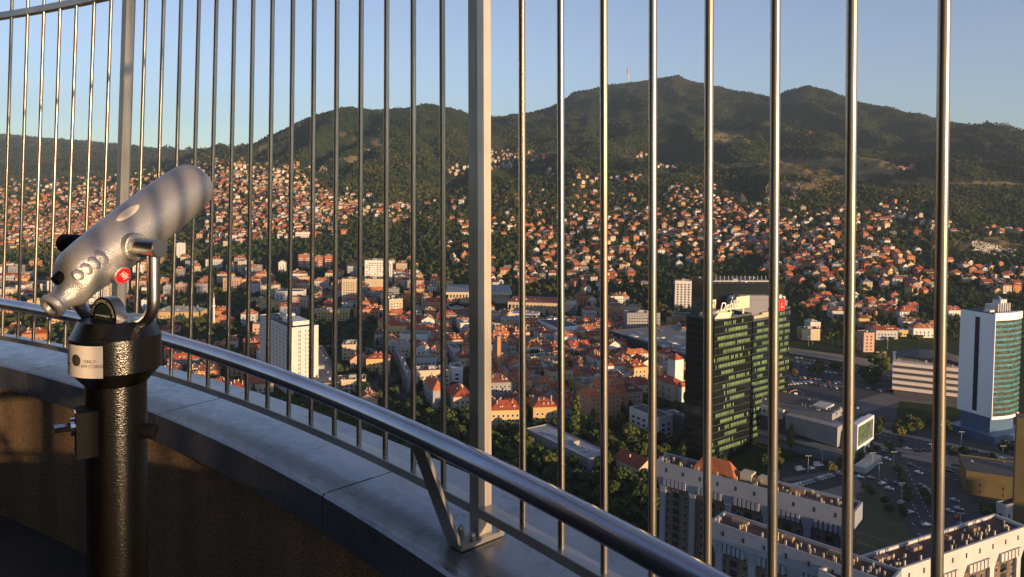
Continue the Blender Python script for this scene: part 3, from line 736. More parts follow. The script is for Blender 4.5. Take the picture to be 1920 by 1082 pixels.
# palace with red hip roof
block('yellow_palace', 'large yellow four storey palace with red hipped roof', 656, 725, 761, 612, 695, 22, 'yellow', roof='hip', roofm='red', pitch=3.4, ww=1.5, wh=2.2, dz=4.4, clut=10, roofh=5, frame=True, depth=40)
block('white_palace', 'white two storey building with arched dark windows', 747, 749, 802, 627, 680, -4, 'white', pitch=3.6, ww=1.7, wh=2.4, dz=4.4, depth=16, roofm='grey', clut=5)
block('arcaded_building', 'dark brown arcaded building with red roof right of the white one', 802, 804, 828, 640, 650, -2, 'brown', pitch=3, depth=14, roof='hip', roofm='red', clut=4)
block('yellow_office', 'long yellow building with grey flat roof left of centre', 575, 582, 655, 583, 811, -4 + 12, 'yellow', pitch=3.2, depth=14, roofm='grey', clut=14)
block('orange_office', 'orange low building with red roof right of the yellow one', 656, 680, 712, 580, 820, 12, 'orange', pitch=3.4, roof='hip', roofm='red')
block('apartment_block', 'cream six storey block with balconies left of the thick post', 713, 730, 755, 562, 845, 24, 'cream', pitch=3.0, balc=[(.3, .6)], cat='apartment building')
block('white_hospital', 'white six storey hospital block with rows of small windows', 510, 515, 567, 547, 938, 3, 'white', pitch=4.2, ww=2.0, wh=1.5, depth=22, clut=4)
WT = block('white_highrise', 'white high-rise with dark recessed corner, tallest left of centre', 681, 684, 722, 489, 1080, 6, 'white', pitch=3.5, ww=2.2, wh=1.2, depth=22, nowin='', skip=.35)
block('concrete_cube', 'windowless tan cube building below the white high-rise', 681, 684, 719, 524, 1000, 6, 'cream', nowin='rl', depth=26, clut=2)
block('white_slab_end', 'narrow white slab right of the white high-rise', 724, 730, 735, 490, 1120, 6, 'white', depth=26, pitch=3, clut=3)
block('apartment_tower', 'cream tower with five columns of square windows', 636, 641, 667, 524, 930, 6, 'cream', pitch=2.5, ww=1.3, wh=1.6, depth=16, cat='apartment building', clut=5)
block('apartment_tower', 'white sunlit tower standing far off behind the telescope pivot', 318, 326, 347, 457, 1420, 18, 'white', pitch=5, ww=1.2, cat='apartment building', group='far towers at left', clut=2)
block('apartment_tower', 'pale tower with vertical stripes far off left of the white high-rise', 437, 441, 460, 449, 1500, 14, 'pink', pitch=3, ww=.9, wh=2.4, cat='apartment building', group='far towers at left', clut=2, nowin='')
block('white_terrace_block', 'long white block half way up the left slope', 551, 554, 582, 436, 1500, 4, 'white', pitch=3, ww=1.5, depth=16, clut=2)
block('white_terrace_block', 'lower stepped white block right of the long one up the slope', 583, 586, 614, 438, 1520, 4, 'white', pitch=3, ww=1.5, depth=16, clut=2)
for i, (xl, xc, xr, yt, Y) in enumerate([(557, 559, 583, 478, 1250), (586, 588, 604, 482, 1250), (607, 609, 621, 480, 1260)]):
    block('brick_apartment_block', ['red brick apartment block, left one of the row of three', 'red brick apartment block, middle one of the row of three', 'red brick apartment block, right one of the row of three'][i],
          xl, xc, xr, yt, Y, 5, 'brick', pitch=3, depth=16, balc=[(.1, .4), (.6, .9)], cat='apartment building', group='row of brick blocks', roofm='brown')
block('long_hall', 'long low hall with grey roof and yellow walls left of centre', 283, 288, 375, 585, 800, 3, 'yellow', roof='hip', roofm='pale', depth=22, clut=6, pitch=4, roofh=5)
k = gp(401, 612); t = empty('minaret', (k.x, k.y, 0)); q = MB(); q.tube([(0, 0, 0), (0, 0, 22), (0, 0, 30)], [1.2, 1.1, .9], 10); q.build('shaft', Wm['white'], t, smooth=True, angle=40)
q = MB(); q.tube([(0, 0, 21), (0, 0, 22.2)], 1.9, 10); q.build('balcony', Wm['white'], t); q = MB(); q.tube([(0, 0, 30), (0, 0, 37)], [1.2, .05], 10); q.build('spire', ROOFS['grey'], t); tag(t, 'slim white minaret with grey spire among trees', 'minaret')
# tenements right of the post, orange and yellow, red roofs
TEN = [('orange tenement with bright end wall and red roof behind dark trees', 1082, 1108, 1164, 742, 470, 28, 'orange', 'hip', 'orange'),
       ('yellow tenement under a red roof right of the thick post', 915, 918, 987, 770, 455, 8, 'yellow', 'hip', 'red'),
       ('yellow tenement end with red roof, second right of the thick post', 988, 1000, 1044, 764, 470, 8, 'yellow', 'hip', 'red'),
       ('pale tenement with long red roof left of the church', 1190, 1195, 1222, 722, 519, 12, 'cream', 'hip', 'red'),
       ('cream tenement with dark red roof behind the orange one', 1160, 1166, 1205, 735, 500, 10, 'pink', 'hip', 'brown'),
       ('grey tenement with dark maroon roof just right of the post', 905, 908, 962, 718, 510, 10, 'grey', 'hip', 'brown'),
       ('long red roofed tenement in the middle of the quarter', 1175, 1180, 1215, 690, 568, 18, 'ochre', 'hip', 'red')]
for lb, xl, xc, xr, yt, Y, yw, wc, rf, rc in TEN:
    block('tenement', lb, xl, xc, xr, yt, Y, yw, wc, roof=rf, roofm=rc, depth=14, clut=7, pitch=2.8, frame=True, cat='tenement')
block('white_office', 'small white office with three dark window rows left of the post', 842, 846, 868, 690, 555, 10, M_whitepaint, pitch=3.6, ww=2.6, wh=1.5, depth=14, roofm='tar', clut=4)
block('cream_row', 'long cream five storey row with flat cluttered roof', 760, 778, 845, 697, 545, 12, 'cream', pitch=2.8, depth=14, clut=22, roofm='brown')
block('flat_block', 'grey flat roofed block in shadow left of the cream row', 738, 766, 775, 712, 525, 14, 'grey', roofm='pale', clut=4)
block('corner_house', 'grey corner house with pointed red roof among trees', 795, 812, 835, 733, 490, 20, 'grey', roof='hip', roofm='orange', clut=2, roofh=6)
block('red_roofed_house', 'house with broad red roof half behind trees left of the post', 838, 850, 885, 745, 482, 14, 'cream', roof='hip', roofm='red', clut=5)
block('balcony_block', 'grey block with dark balconies beside the white palace', 838, 850, 862, 655, 625, 18, 'pale', clut=3)
block('low_annex', 'low white annex with red canopy at the foot of the white tower', 632, 636, 665, 716, 543, 10, 'white', roofm='pale', clut=4)
block('brown_annex', 'brown low building beside the white tower base', 560, 585, 640, 722, 515, 20, 'brown', roofm='grey', clut=12)
M_olive = mat('dull_yellow_cladding', (.12, .09, .03), .8, var=.2, scale=.2)
# right side, beyond the junction
block('pink_townhouse', 'pink four storey townhouse with white gable beside the tram road', 1618, 1620, 1640, 625, 690, 5, 'pink', pitch=3.4, depth=12, clut=2)
block('blank_house', 'low tan house with blank wall beside the road, right of the red sign', 1502, 1504, 1538, 618, 742, 0, 'cream', nowin='r', depth=14, clut=1)
block('red_gabled_house', 'white house with red roof right of the last bar', 1776, 1779, 1802, 582, 840, 5, 'white', roof='gable', roofm='red', depth=12)
block('yellow_depot', 'yellow walled depot with dark flat roof at lower right', 1810, 1812, 1990, 885, 366, -24, M_olive, nowin='l', depth=26, width=70, roofm='tar', clut=6, pitch=9, ww=.6)
block('brown_roof_depot', 'low pale building with brown roof at the right edge', 1868, 1885, 1960, 950, 328, 24, 'pale', roofm='brown', clut=2)
block('yellow_pylon', 'tall yellow and brown clad block cut by the right edge', 1904, 1907, 1990, 786, 330, -30, M_olive, nowin='rl', depth=8, width=14, clut=0)
block('white_hillside_hotel', 'cream hotel on the meadow high up the right slope', 1682, 1684, 1700, 314, 2250, 5, 'cream', depth=16, clut=1, roof='hip', roofm='orange')
block('hillside_lodge', 'orange lodge beside the cream hotel high on the slope', 1702, 1704, 1718, 317, 2250, 5, 'orange', depth=14, clut=1, roof='hip', roofm='red')
block('sloping_hall', 'white building at the end of the valley behind the left fence', 12, 16, 56, 513, 1150, 10, 'white', depth=18, pitch=4)
# transmitter on the summit
Pt = at(1178, 146, 5290); gz = float(hgt(Pt.x, Pt.y)) - 2; hT = at(1178, 128, 5290).z - gz
t = empty('transmitter_mast', (Pt.x, Pt.y, gz)); q = MB(); q.tube([(0, 0, 0), (0, 0, hT * .75)], [4, 3.4], 10); q.build('shaft', Wm['white'], t); q = MB(); q.tube([(-3, 0, hT * .72), (-3, 0, hT)], [6, 5], 10); q.build('antenna_drum', Wm['pink'], t)
tag(t, 'white transmitter mast on the wooded mountain summit', 'mast')
# ================================================================ the terrace
CX, CY, RR = -6.478, -3.7245, 8.495
def Z(rel): return CAMZ + rel
def steel(name, col=(.52, .50, .47), rough=.28, str_=None, dirt=None, metal=.9):
    m = bpy.data.materials.new(name); m.use_nodes = True; nt = m.node_tree; b = nt.nodes['Principled BSDF']
    b.inputs['Metallic'].default_value = metal; tc = nt.nodes.new('ShaderNodeTexCoord')
    mp = nt.nodes.new('ShaderNodeMapping'); mp.inputs['Scale'].default_value = str_ or (60, 60, 1.5); nt.links.new(tc.outputs['Object'], mp.inputs[0])
    n = nt.nodes.new('ShaderNodeTexNoise'); n.inputs['Scale'].default_value = 3; n.inputs['Detail'].default_value = 5; nt.links.new(mp.outputs[0], n.inputs['Vector'])
    mr = nt.nodes.new('ShaderNodeMapRange'); mr.inputs['To Min'].default_value = rough * .7; mr.inputs['To Max'].default_value = rough * 1.4
    nt.links.new(n.outputs['Fac'], mr.inputs[0]); nt.links.new(mr.outputs[0], b.inputs['Roughness'])
    n2 = nt.nodes.new('ShaderNodeTexNoise'); n2.inputs['Scale'].default_value = 3.5; n2.inputs['Detail'].default_value = 8
    ad = nt.nodes.new('ShaderNodeVectorMath'); ad.operation = 'ADD'; oi = nt.nodes.new('ShaderNodeObjectInfo')
    nt.links.new(tc.outputs['Object'], ad.inputs[0]); nt.links.new(oi.outputs['Location'], ad.inputs[1]); nt.links.new(ad.outputs[0], n2.inputs['Vector'])
    r = nt.nodes.new('ShaderNodeValToRGB'); e = r.color_ramp.elements; e[0].position = .3; e[0].color = tuple(c * .72 for c in col) + (1,); e[1].position = .62; e[1].color = col + (1,)
    if dirt:
        x = e.new(.2 if False else .72); x.color = col + (1,); x = e.new(.76); x.color = dirt + (1,)
    nt.links.new(n2.outputs['Fac'], r.inputs[0]); nt.links.new(r.outputs[0], b.inputs['Base Color'])
    return m
M_st = steel('brushed_steel', (.42, .385, .325), .28, dirt=(.36, .16, .06), metal=.86); M_stp = steel('post_steel', (.50, .46, .40), .46, metal=.82)
M_rail = steel('handrail_steel', (.44, .47, .55), .2, (1, 1, 1))
M_plate = steel('steel_plate', (.42, .40, .36), .3, (20, 20, 20), metal=.7)
m = bpy.data.materials.new('sheet_metal_cap'); m.use_nodes = True; nt = m.node_tree; b = nt.nodes['Principled BSDF']
tc = nt.nodes.new('ShaderNodeTexCoord'); n = nt.nodes.new('ShaderNodeTexNoise'); n.inputs['Scale'].default_value = 2.2; n.inputs['Detail'].default_value = 10; n.inputs['Roughness'].default_value = .7
nt.links.new(tc.outputs['Object'], n.inputs['Vector'])
r = nt.nodes.new('ShaderNodeValToRGB'); e = r.color_ramp.elements; e[0].position = .3; e[0].color = (.17, .185, .22, 1); e[1].position = .7; e[1].color = (.30, .315, .345, 1)
nt.links.new(n.outputs['Fac'], r.inputs[0]); nt.links.new(r.outputs[0], b.inputs['Base Color'])
n3 = nt.nodes.new('ShaderNodeTexNoise'); n3.inputs['Scale'].default_value = 14; n3.inputs['Detail'].default_value = 8; n3.inputs['Roughness'].default_value = .8; nt.links.new(tc.outputs['Object'], n3.inputs['Vector'])
mr = nt.nodes.new('ShaderNodeMapRange'); mr.inputs['From Min'].default_value = .3; mr.inputs['From Max'].default_value = .7; mr.inputs['To Min'].default_value = .2; mr.inputs['To Max'].default_value = .42
nt.links.new(n3.outputs['Fac'], mr.inputs[0]); nt.links.new(mr.outputs[0], b.inputs['Roughness']); b.inputs['Metallic'].default_value = .75
wv = nt.nodes.new('ShaderNodeTexNoise'); wv.inputs['Scale'].default_value = 9; wv.inputs['Detail'].default_value = 12; wv.inputs['Roughness'].default_value = .8; wv.inputs['Distortion'].default_value = 1.5
nt.links.new(tc.outputs['Object'], wv.inputs['Vector']); wr_ = nt.nodes.new('ShaderNodeValToRGB'); wr_.color_ramp.elements[0].position = .36; wr_.color_ramp.elements[0].color = (.35, .33, .30, 1); wr_.color_ramp.elements[1].position = .45; wr_.color_ramp.elements[1].color = (1, 1, 1, 1)
wm2 = nt.nodes.new('ShaderNodeMix'); wm2.data_type = 'RGBA'; wm2.blend_type = 'MULTIPLY'; wm2.inputs['Factor'].default_value = .8; nt.links.new(wv.outputs['Fac'], wr_.inputs[0]); nt.links.new(r.outputs[0], wm2.inputs['A']); nt.links.new(wr_.outputs[0], wm2.inputs['B']); nt.links.new(wm2.outputs['Result'], b.inputs['Base Color'])
M_cap = m
m = bpy.data.materials.new('granular_wall'); m.use_nodes = True; nt = m.node_tree; b = nt.nodes['Principled BSDF']; b.inputs['Roughness'].default_value = .95
tc = nt.nodes.new('ShaderNodeTexCoord'); v = nt.nodes.new('ShaderNodeTexNoise'); v.inputs['Scale'].default_value = 260; v.inputs['Detail'].default_value = 2; nt.links.new(tc.outputs['Object'], v.inputs['Vector'])
r = nt.nodes.new('ShaderNodeValToRGB'); e = r.color_ramp.elements; e[0].position = .4; e[0].color = (.07, .042, .021, 1); e[1].position = .6; e[1].color = (.38, .24, .125, 1)
nt.links.new(v.outputs['Fac'], r.inputs[0]); 
n = nt.nodes.new('ShaderNodeTexNoise'); n.inputs['Scale'].default_value = 3; mp = nt.nodes.new('ShaderNodeMapping'); mp.inputs['Scale'].default_value = (2, 2, .3); nt.links.new(tc.outputs['Object'], mp.inputs[0]); nt.links.new(mp.outputs[0], n.inputs['Vector'])
mu = nt.nodes.new('ShaderNodeMix'); mu.data_type = 'RGBA'; mu.blend_type = 'MULTIPLY'; r2 = nt.nodes.new('ShaderNodeValToRGB'); r2.color_ramp.elements[0].position = .35; r2.color_ramp.elements[0].color = (.78, .78, .78, 1); r2.color_ramp.elements[1].position = .6
nt.links.new(n.outputs['Fac'], r2.inputs[0]); mu.inputs['Factor'].default_value = 1; nt.links.new(r.outputs[0], mu.inputs['A']); nt.links.new(r2.outputs[0], mu.inputs['B']); nt.links.new(mu.outputs['Result'], b.inputs['Base Color'])
bp = nt.nodes.new('ShaderNodeBump'); bp.inputs['Distance'].default_value = .003; nt.links.new(v.outputs['Fac'], bp.inputs['Height']); nt.links.new(bp.outputs[0], b.inputs['Normal'])
M_gran = m
def P3(R, a, rel): return (CX + R * math.cos(a), CY + R * math.sin(a), Z(rel))
def sweep(mb, prof, a0, a1, n, mi=0, cap=True):
    """closed (r, z) outline swept round the terrace centre"""
    k = len(mb.v); m_ = len(prof)
    for i in range(n + 1):
        a = a0 + (a1 - a0) * i / n
        for (r, z) in prof: mb.v.append(P3(r, a, z))
    for i in range(n):
        for j in range(m_):
            p = k + i * m_ + j; q = k + i * m_ + (j + 1) % m_
            mb.f.append((p, p + m_, q + m_, q)); mb.m.append(mi)
    if cap:
        mb.f.append(tuple(k + j for j in range(m_))); mb.m.append(mi); e = k + n * m_
        mb.f.append(tuple(e + j for j in reversed(range(m_)))); mb.m.append(mi)
# parapet: rough wall below, sheet-metal caps above
par = empty('parapet', (0, 0, 0)); tag(par, 'curved terrace parapet of brown granular wall under grey metal caps', 'wall')
q = MB(); sweep(q, [(8.352, -1.66), (8.72, -1.66), (8.72, -.93), (8.352, -.93)], -1.6, 2.6, 120, cap=True); q.build('wall', M_gran, par, smooth=True, angle=40)
JA = .132
for i in range(-17, 15):
    a0 = .9085 + JA * i + .0004; a1 = a0 + JA - .0008
    q = MB(); sweep(q, [(8.330, -1.004), (8.330, -.897), (8.337, -.890), (8.735, -.886), (8.735, -1.004), (8.715, -1.004), (8.715, -.92), (8.345, -.925), (8.345, -1.004)], a0, a1, 8)
    q.build('cap_panel', M_cap, par, smooth=True, angle=25)
q = MB(); sweep(q, [(5.4, -1.66), (8.7, -1.66), (8.7, -1.65), (5.4, -1.65)], -1.6, 3.2, 60); tag(q.build('terrace_floor', mat('terrace_floor', (.045, .042, .04), .7, var=.4, scale=4)), kind='structure')
q = MB(); sweep(q, [(6.1, -1.66), (6.35, -1.66), (6.35, 5.5), (6.1, 5.5)], -1.4, 3.1, 60); 
tag(q.build('core_wall', mat('dark_core_wall', (.02, .02, .022), .5)), 'dark curved wall of the tower core behind the terrace', 'wall')
q = MB(); sweep(q, [(8.60, -30), (8.70, -30), (8.70, -1.67), (8.60, -1.67)], -1.6, 2.6, 60); tag(q.build('tower_facade', mat('tower_facade_glass', (.03, .05, .07), .2)), 'glass facade of the viewing tower below the terrace', 'wall')

# fence
A0, DA = .71607, .01683
_dev = [(-40, 0), (-23, -.02), (-19, .11), (-14, -.09), (-12, -.08), (-8, -.03), (-5, .03), (-1, .11), (0, 0), (1, -.12), (3, .03), (5, .19), (6, .25), (8, .42), (90, .42)]
_rl = [(-40, 1.5), (-23, 2.42), (-20, 2.55), (-18, 2.6), (-14, 2.12), (-12, 1.87), (-10, 1.4), (-8, .88), (-6, .44), (-4, .09), (-3, -.13), (-2, -.48), (-1, -.8), (0, -.95), (1, -1.12), (3, -1.46), (5, -1.67), (7, -2.14), (8, -2.5), (20, -1), (40, 0), (90, 0)]
_tl = [(-40, -3), (-23, -4.35), (-20, -4.6), (-18, -4.8), (-14, -3.8), (-12, -3.3), (-10, -2.42), (-8, -1.48), (-6, -.7), (-4, -.14), (-3, .19), (-2, .68), (-1, 1.07), (0, 1.2), (1, 1.3), (3, 1.45), (5, 1.35), (7, 1.29), (8, 1.24), (20, .6), (40, 0), (90, 0)]
def tabl(T, i): return float(np.interp(i, [q[0] for q in T], [q[1] for q in T]))
def angle_of(i): return A0 - DA * (i - tabl(_dev, i))
def lean_of(i):
    mr = math.tan(R_(tabl(_rl, i))); mt_ = math.tan(R_(tabl(_tl, i))); s = mr * mr + mt_ * mt_
    if s < 1e-9: return 0.0, 0.0
    return mr * mt_ * mt_ / s, mt_ * mr * mr / s
fence = empty('safety_fence', (CX, CY, Z(-.886))); tag(fence, 'curved brushed steel safety fence of vertical bars with handrail on the parapet', 'fence')
FZ = fence.location
rod = MB(); rod.tube([(0, 0, 0), (0, 0, 2.9)], .008, 14); rod_me = rod.mesh('bar', [M_st], True, 40)
pst = MB(); w_, d_ = .018, .021
pst.box(-d_, -w_, 0, d_, w_, 2.95); post_me = pst.mesh('post', [M_stp])
bp_ = MB(); bp_.box(-.085, -.034, 0, .06, .034, .008); plate_me = bp_.mesh('base_plate', [M_plate])
def bolt_mesh():
    q = MB(); q.tube([(0, 0, 0), (0, 0, .010)], .0085, 6); q.tube([(0, 0, .010), (0, 0, .015), (0, 0, .019), (0, 0, .021)], [.0075, .007, .0045, .001], 10)
    return q.mesh('bolt', [M_plate], True, 35)
bolt_me = bolt_mesh()
def lean_matrix(a, i, P):
    lr, lt = lean_of(i); er = Vector((math.cos(a), math.sin(a), 0)); et = Vector((-math.sin(a), math.cos(a), 0))
    zax = (er * lr + et * lt + Vector((0, 0, 1))).normalized(); xax = (er - zax * er.dot(zax)).normalized(); yax = zax.cross(xax)
    M = Matrix((xax, yax, zax)).transposed().to_4x4(); M.translation = Vector(P) - FZ; return M
for i in range(-38, 82):
    a = angle_of(i)
    if i % 16 == 0:
        o = link('post', post_me, fence); o.matrix_local = lean_matrix(a, i, P3(RR, a, -.870))
        pl = link('base_plate', plate_me, fence); M = Matrix.Rotation(a, 4, 'Z'); M.translation = Vector(P3(RR, a, -.8775)) - FZ; pl.matrix_local = M
        for (dr, dt) in ((-.045, -.024), (-.045, .024), (.042, -.024), (.042, .024)):
            bo = link('bolt', bolt_me, pl); bo.location = (dr, dt, .008)
        # bracket strip: from the handrail down and outward, then flat under the base plate
        lo, hi = -.029, .029; q = MB(); pr = [(8.300, -.607), (8.412, -.886), (8.548, -.886), (8.548, -.8782), (8.418, -.8782), (8.309, -.604)]
        for s_ in (lo, hi):
            for (r_, z_) in pr:
                x = r_ - RR; q.v.append((x, s_, z_ + .886))
        nP = len(pr); q.f = [tuple(range(nP)), tuple(nP + j for j in reversed(range(nP)))] + [(j, nP + j, nP + (j + 1) % nP, (j + 1) % nP) for j in range(nP)]; q.m = [0] * len(q.f)
        br = q.build('bracket', M_plate, fence); M = Matrix.Rotation(a, 4, 'Z'); M.translation = Vector(P3(RR, a, -.886)) - FZ; br.matrix_local = M
    else:
        o = link('bar', rod_me, fence); o.matrix_local = lean_matrix(a, i, P3(RR, a, -.806))
def rail(nm, prof, mt, a0=-.75, a1=1.42, smooth=False, n=130):
    q = MB(); sweep(q, prof, a0, a1, n); o = q.build(nm, mt, fence, smooth=smooth, angle=30); o.matrix_parent_inverse = Matrix.Translation(-FZ); return o
rail('bottom_rail', [(RR - .02, -.824), (RR - .02, -.802), (RR - .0185, -.8), (RR + .0185, -.8), (RR + .02, -.802), (RR + .02, -.824)], M_plate, smooth=True)
RT = RR + .05
rail('top_rail', [(8.56 - .02, .845), (8.56 - .02, .875), (8.56 + .02, .875), (8.56 + .02, .845)], M_plate, smooth=True)
circ = [(8.303 + .0255 * math.cos(-t), -.582 + .0255 * math.sin(-t)) for t in [2 * math.pi * j / 20 for j in range(20)]]
rail('handrail', circ, M_rail, smooth=True, n=180)

# ---------------------------------------------------------------- coin-operated telescope
TY0 = 1.45
def TP(px, py, Y=TY0): return at(px, py, Y)
ax = TP(218, 700); AXX = ax.x
tele = empty('coin_telescope', (AXX, TY0, Z(-1.65))); tag(tele, 'silver coin operated telescope on a black post, pointing out over the city', 'telescope')
def zt(py): return TP(216, py).z - Z(-1.65)
M_blk = mat('black_hammered_paint', (.005, .0045, .004), .2, bump=.17, bscale=330, spec=.5)
M_blk2 = mat('black_gloss_paint', (.004, .004, .005), .7, spec=.1)
M_sil = mat('silver_hammered_paint', (.42, .41, .40), .33, metal=.68, var=.1, scale=300, bump=.25, bscale=500)
M_chr = mat('chrome', (.8, .8, .8), .08, metal=1.0); M_satin = mat('satin_steel', (.5, .48, .45), .27, metal=1.0)
M_label = mat('label_print', (.62, .56, .50), .5); M_ink = mat('ink', (.015, .015, .015), .6); M_red = mat('logo_red', (.75, .012, .015), .35); M_wht = mat('logo_white', (.85, .8, .75), .5)
def lathe(prof, n=48):
    q = MB(); q.v = []
    for (r, z) in prof:
        for j in range(n): t = 2 * math.pi * j / n; q.v.append((r * math.cos(t), r * math.sin(t), z))
    for i in range(len(prof) - 1):
        for j in range(n):
            a = i * n + j; b_ = i * n + (j + 1) % n; q.f.append((a, b_, b_ + n, a + n)); q.m.append(0)
    q.f.append(tuple(reversed(range(n)))); q.f.append(tuple((len(prof) - 1) * n + j for j in range(n))); q.m += [0, 0]
    return q
rp = .0545; rh = .081
zb, z1_, z2_, z3_ = zt(712), zt(688), zt(626), zt(597)
lathe([(.11, 0), (.11, .012), (rp, .013), (rp, zb + .01)]).build('post', M_blk, tele, smooth=True, angle=30)
lathe([(rp + .001, zb - .004), (rh - .002, z1_ - .002), (rh, z1_ + .001), (rh, z2_ - .001), (rh - .002, z2_ + .001), (.066, z3_ - .002), (.064, z3_)]).build('head', M_blk, tele, smooth=True, angle=22)
# label wrapped round the head
def wrap(u, z, r=rh + .0006):            # u = angle round the head, measured from straight at the camera, to the right
    va = math.atan2(-TY0, -AXX); a = va + u
    return Vector((r * math.cos(a), r * math.sin(a), z))
q = MB(); n = 24; u0, u1 = -1.5, -.27; za, zc = zt(690), zt(633)
for i in range(n):
    a, b_ = u0 + (u1 - u0) * i / n, u0 + (u1 - u0) * (i + 1) / n
    q.quad(wrap(a, za), wrap(b_, za), wrap(b_, zc), wrap(a, zc))
lab = q.build('coin_label', M_label, tele)
zm = (za + zc) / 2
def wtext(s, size, uc, zc_): return text_on(s, size, M_ink, lab, lambda c: wrap(uc + c.x / rh, zc_ + c.y, rh + .0012), 'lettering')
wtext('ONLY', .0088, -.565, zm - .0015); wtext('1 KM COINS', .0088, -.56, zm - .0105)
wtext('SAMO', .0085, -1.42, zm + .009); wtext('KM', .0085, -1.4, zm - .001); wtext('KOVANICE', .0085, -1.42, zm - .011)
q = MB(); cs = [wrap(-.93 + .0115 / rh * math.cos(t), zm + .002 + .0110 * math.sin(t), rh + .0012) for t in [2 * math.pi * j / 24 for j in range(24)]]
for j in range(24): q.poly([wrap(-.93, zm + .002, rh + .0022), cs[j], cs[(j + 1) % 24]]); q.build('coin_slot', mat('coin_disc', (.13, .11, .09), .45, metal=.3), lab)
# lock box and knobs
lb = MB(); lb.box(-.036, -.030, 0, .0, .026, .086); lock = lb.build('lock_box', M_blk2, tele); lock.location = (-.014, -.044, zt(832)); lock.rotation_euler = (0, 0, R_(34))
q = MB(); q.tube([(0, 0, 0), (-.008, 0, 0)], .017, 18); q.tube([(-.008, 0, 0), (-.034, 0, 0)], .008, 6); q.box(-.002, -.018, .018, .001, .006, .03)
kn = q.build('lock_knob', M_chr, lock); kn.location = (-.036, -.004, .056)
q = MB(); q.tube([(0, 0, 0), (.026, 0, 0), (.028, 0, 0)], [.0145, .0145, .011], 20); kk = q.build('side_knob', M_blk2, tele, smooth=True, angle=30); kk.location = (rp - .004, -.004, zt(806))
# dial plate on top of the head
fa = R_(-8)
q = MB(); rd = .041; n = 32; th = .022
pts = [(rd * math.cos(math.pi * j / n), rd * 1.05 * math.sin(math.pi * j / n)) for j in range(n + 1)]
pts = [(rd, -.008)] + pts + [(-rd, -.008)]
f = [(x, 0, z) for x, z in pts]; g_ = [(x, th, z) for x, z in pts]; k = len(f); q.v = f + g_
q.f = [tuple(range(k)), tuple(k + j for j in reversed(range(k)))] + [(j, k + j, k + (j + 1) % k, (j + 1) % k) for j in range(k)]; q.m = [0] * len(q.f)
dial = q.build('dial', M_satin, tele, smooth=True, angle=40); dc = TP(204, 597, TY0 - .01); dial.location = (dc.x - AXX, -.03, z3_ + .003); dial.rotation_euler = (0, 0, R_(-14) - .5 + .25)
def half(r, y, x0=0): return [(x0 + r * math.cos(math.pi * j / 24), y, r * 1.05 * math.sin(math.pi * j / 24)) for j in range(25)]
q = MB(); o_ = half(rd * .96, -.0006); q.poly(o_); q.build('dial_face', M_blk2, dial)
q = MB(); q.poly(half(rd * .68, -.0010)); q.build('dial_window', mat('dial_green_black', (.02, .026, .022), .35), dial)
def arc_t(c):
    a = math.pi / 2 - c.x / (rd * .82); r = rd * .76 + c.y; return Vector((r * math.cos(a), -.0014, r * 1.05 * math.sin(a)))
text_on('COIN VIEWING SYSTEMS', .0085, M_label, dial, arc_t); text_on('www.viewing.com', .0062, M_wht, dial, lambda c: Vector((c.x, -.0014, c.y + .006)))
# fork and barrel
EL, AZb = R_(31), R_(22)
dvec = Vector((math.sin(AZb) * math.cos(EL), math.cos(AZb) * math.cos(EL), math.sin(EL)))
pax = Vector((math.cos(AZb), -math.sin(AZb), 0)); upv = pax.cross(dvec) ; upv = -upv if upv.z < 0 else upv
pc = Vector((-.002, .0, zt(461)))                  # where the tilt axis crosses the post axis
HL = .118
end_r = pc + pax * HL; end_l = pc - pax * (HL + .02)
q = MB(); q.tube([pc + pax * .030, end_r], .0185, 28); q.tube([end_r, end_r + pax * .0015], [.0175, .0165], 28); q.build('pivot_pin', M_satin, tele, smooth=True, angle=30)
q = MB(); q.tube([pc - pax * .030, end_l], .0185, 24); q.build('pivot_pin', M_blk2, tele, smooth=True, angle=30)
q = MB(); q.tube([pc + pax * .04, pc + pax * .060, pc + pax * .062], [.028, .027, .024], 28); q.build('collar', M_sil, tele, smooth=True, angle=30)
for s in (1, -1):
    top = pc + pax * (s * (HL - .016)); rt = .0118; pts = [top, top - Vector((0, 0, .04))]
    zl = z3_ + .045; base = Vector((top.x, top.y, zl)); pts.append(base)
    inn = Vector((pax.x * s * .052, pax.y * s * .052, z3_ - .006))
    for t in [j / 8 for j in range(1, 9)]:
        a = t * math.pi / 2
        pts.append(Vector((base.x + (inn.x - base.x) * (1 - math.cos(a)), base.y + (inn.y - base.y) * (1 - math.cos(a)), base.z + (inn.z - base.z) * math.sin(a))))
    q = MB(); q.tube(pts, rt, 22); q.build('fork_arm', M_satin, tele, smooth=True, angle=40)
# barrel: lathe profile along dvec, s = distance from the pivot centre
prof = [(-.152, .011), (-.166, .0125), (-.168, .0145), (-.168, .0195), (-.165, .0228), (-.158, .0235), (-.154, .0205), (-.147, .0205), (-.138, .022), (-.128, .0275), (-.119, .036), (-.108, .0430), (-.09, .0470), (-.06, .0500), (-.02, .0525), (.02, .0540), (.08, .055), (.14, .0555), (.19, .054), (.222, .0515), (.238, .048), (.246, .0425), (.248, .036), (.240, .034)]
q = MB(); n = 56
for (s, r) in prof:
    # the ocular end sits below the barrel's own axis and the barrel is taller than wide there
    low = max(0.0, min(1.0, (-.095 - s) / .035)); low = low * low * (3 - 2 * low)
    for j in range(n):
        t = 2 * math.pi * j / n; c_, s_ = math.cos(t), math.sin(t)
        rr_ = r
        # finger grips: shallow scallops on the camera side
        for gk in range(4):
            du = (s - (-.085 + .017 * gk)) ; dv = t - (math.pi * 0 + 2.95 - 2.6 + .35)
        q.v.append(tuple(pc + dvec * s + pax * (rr_ * c_) + upv * (rr_ * s_ - .019 * low)))
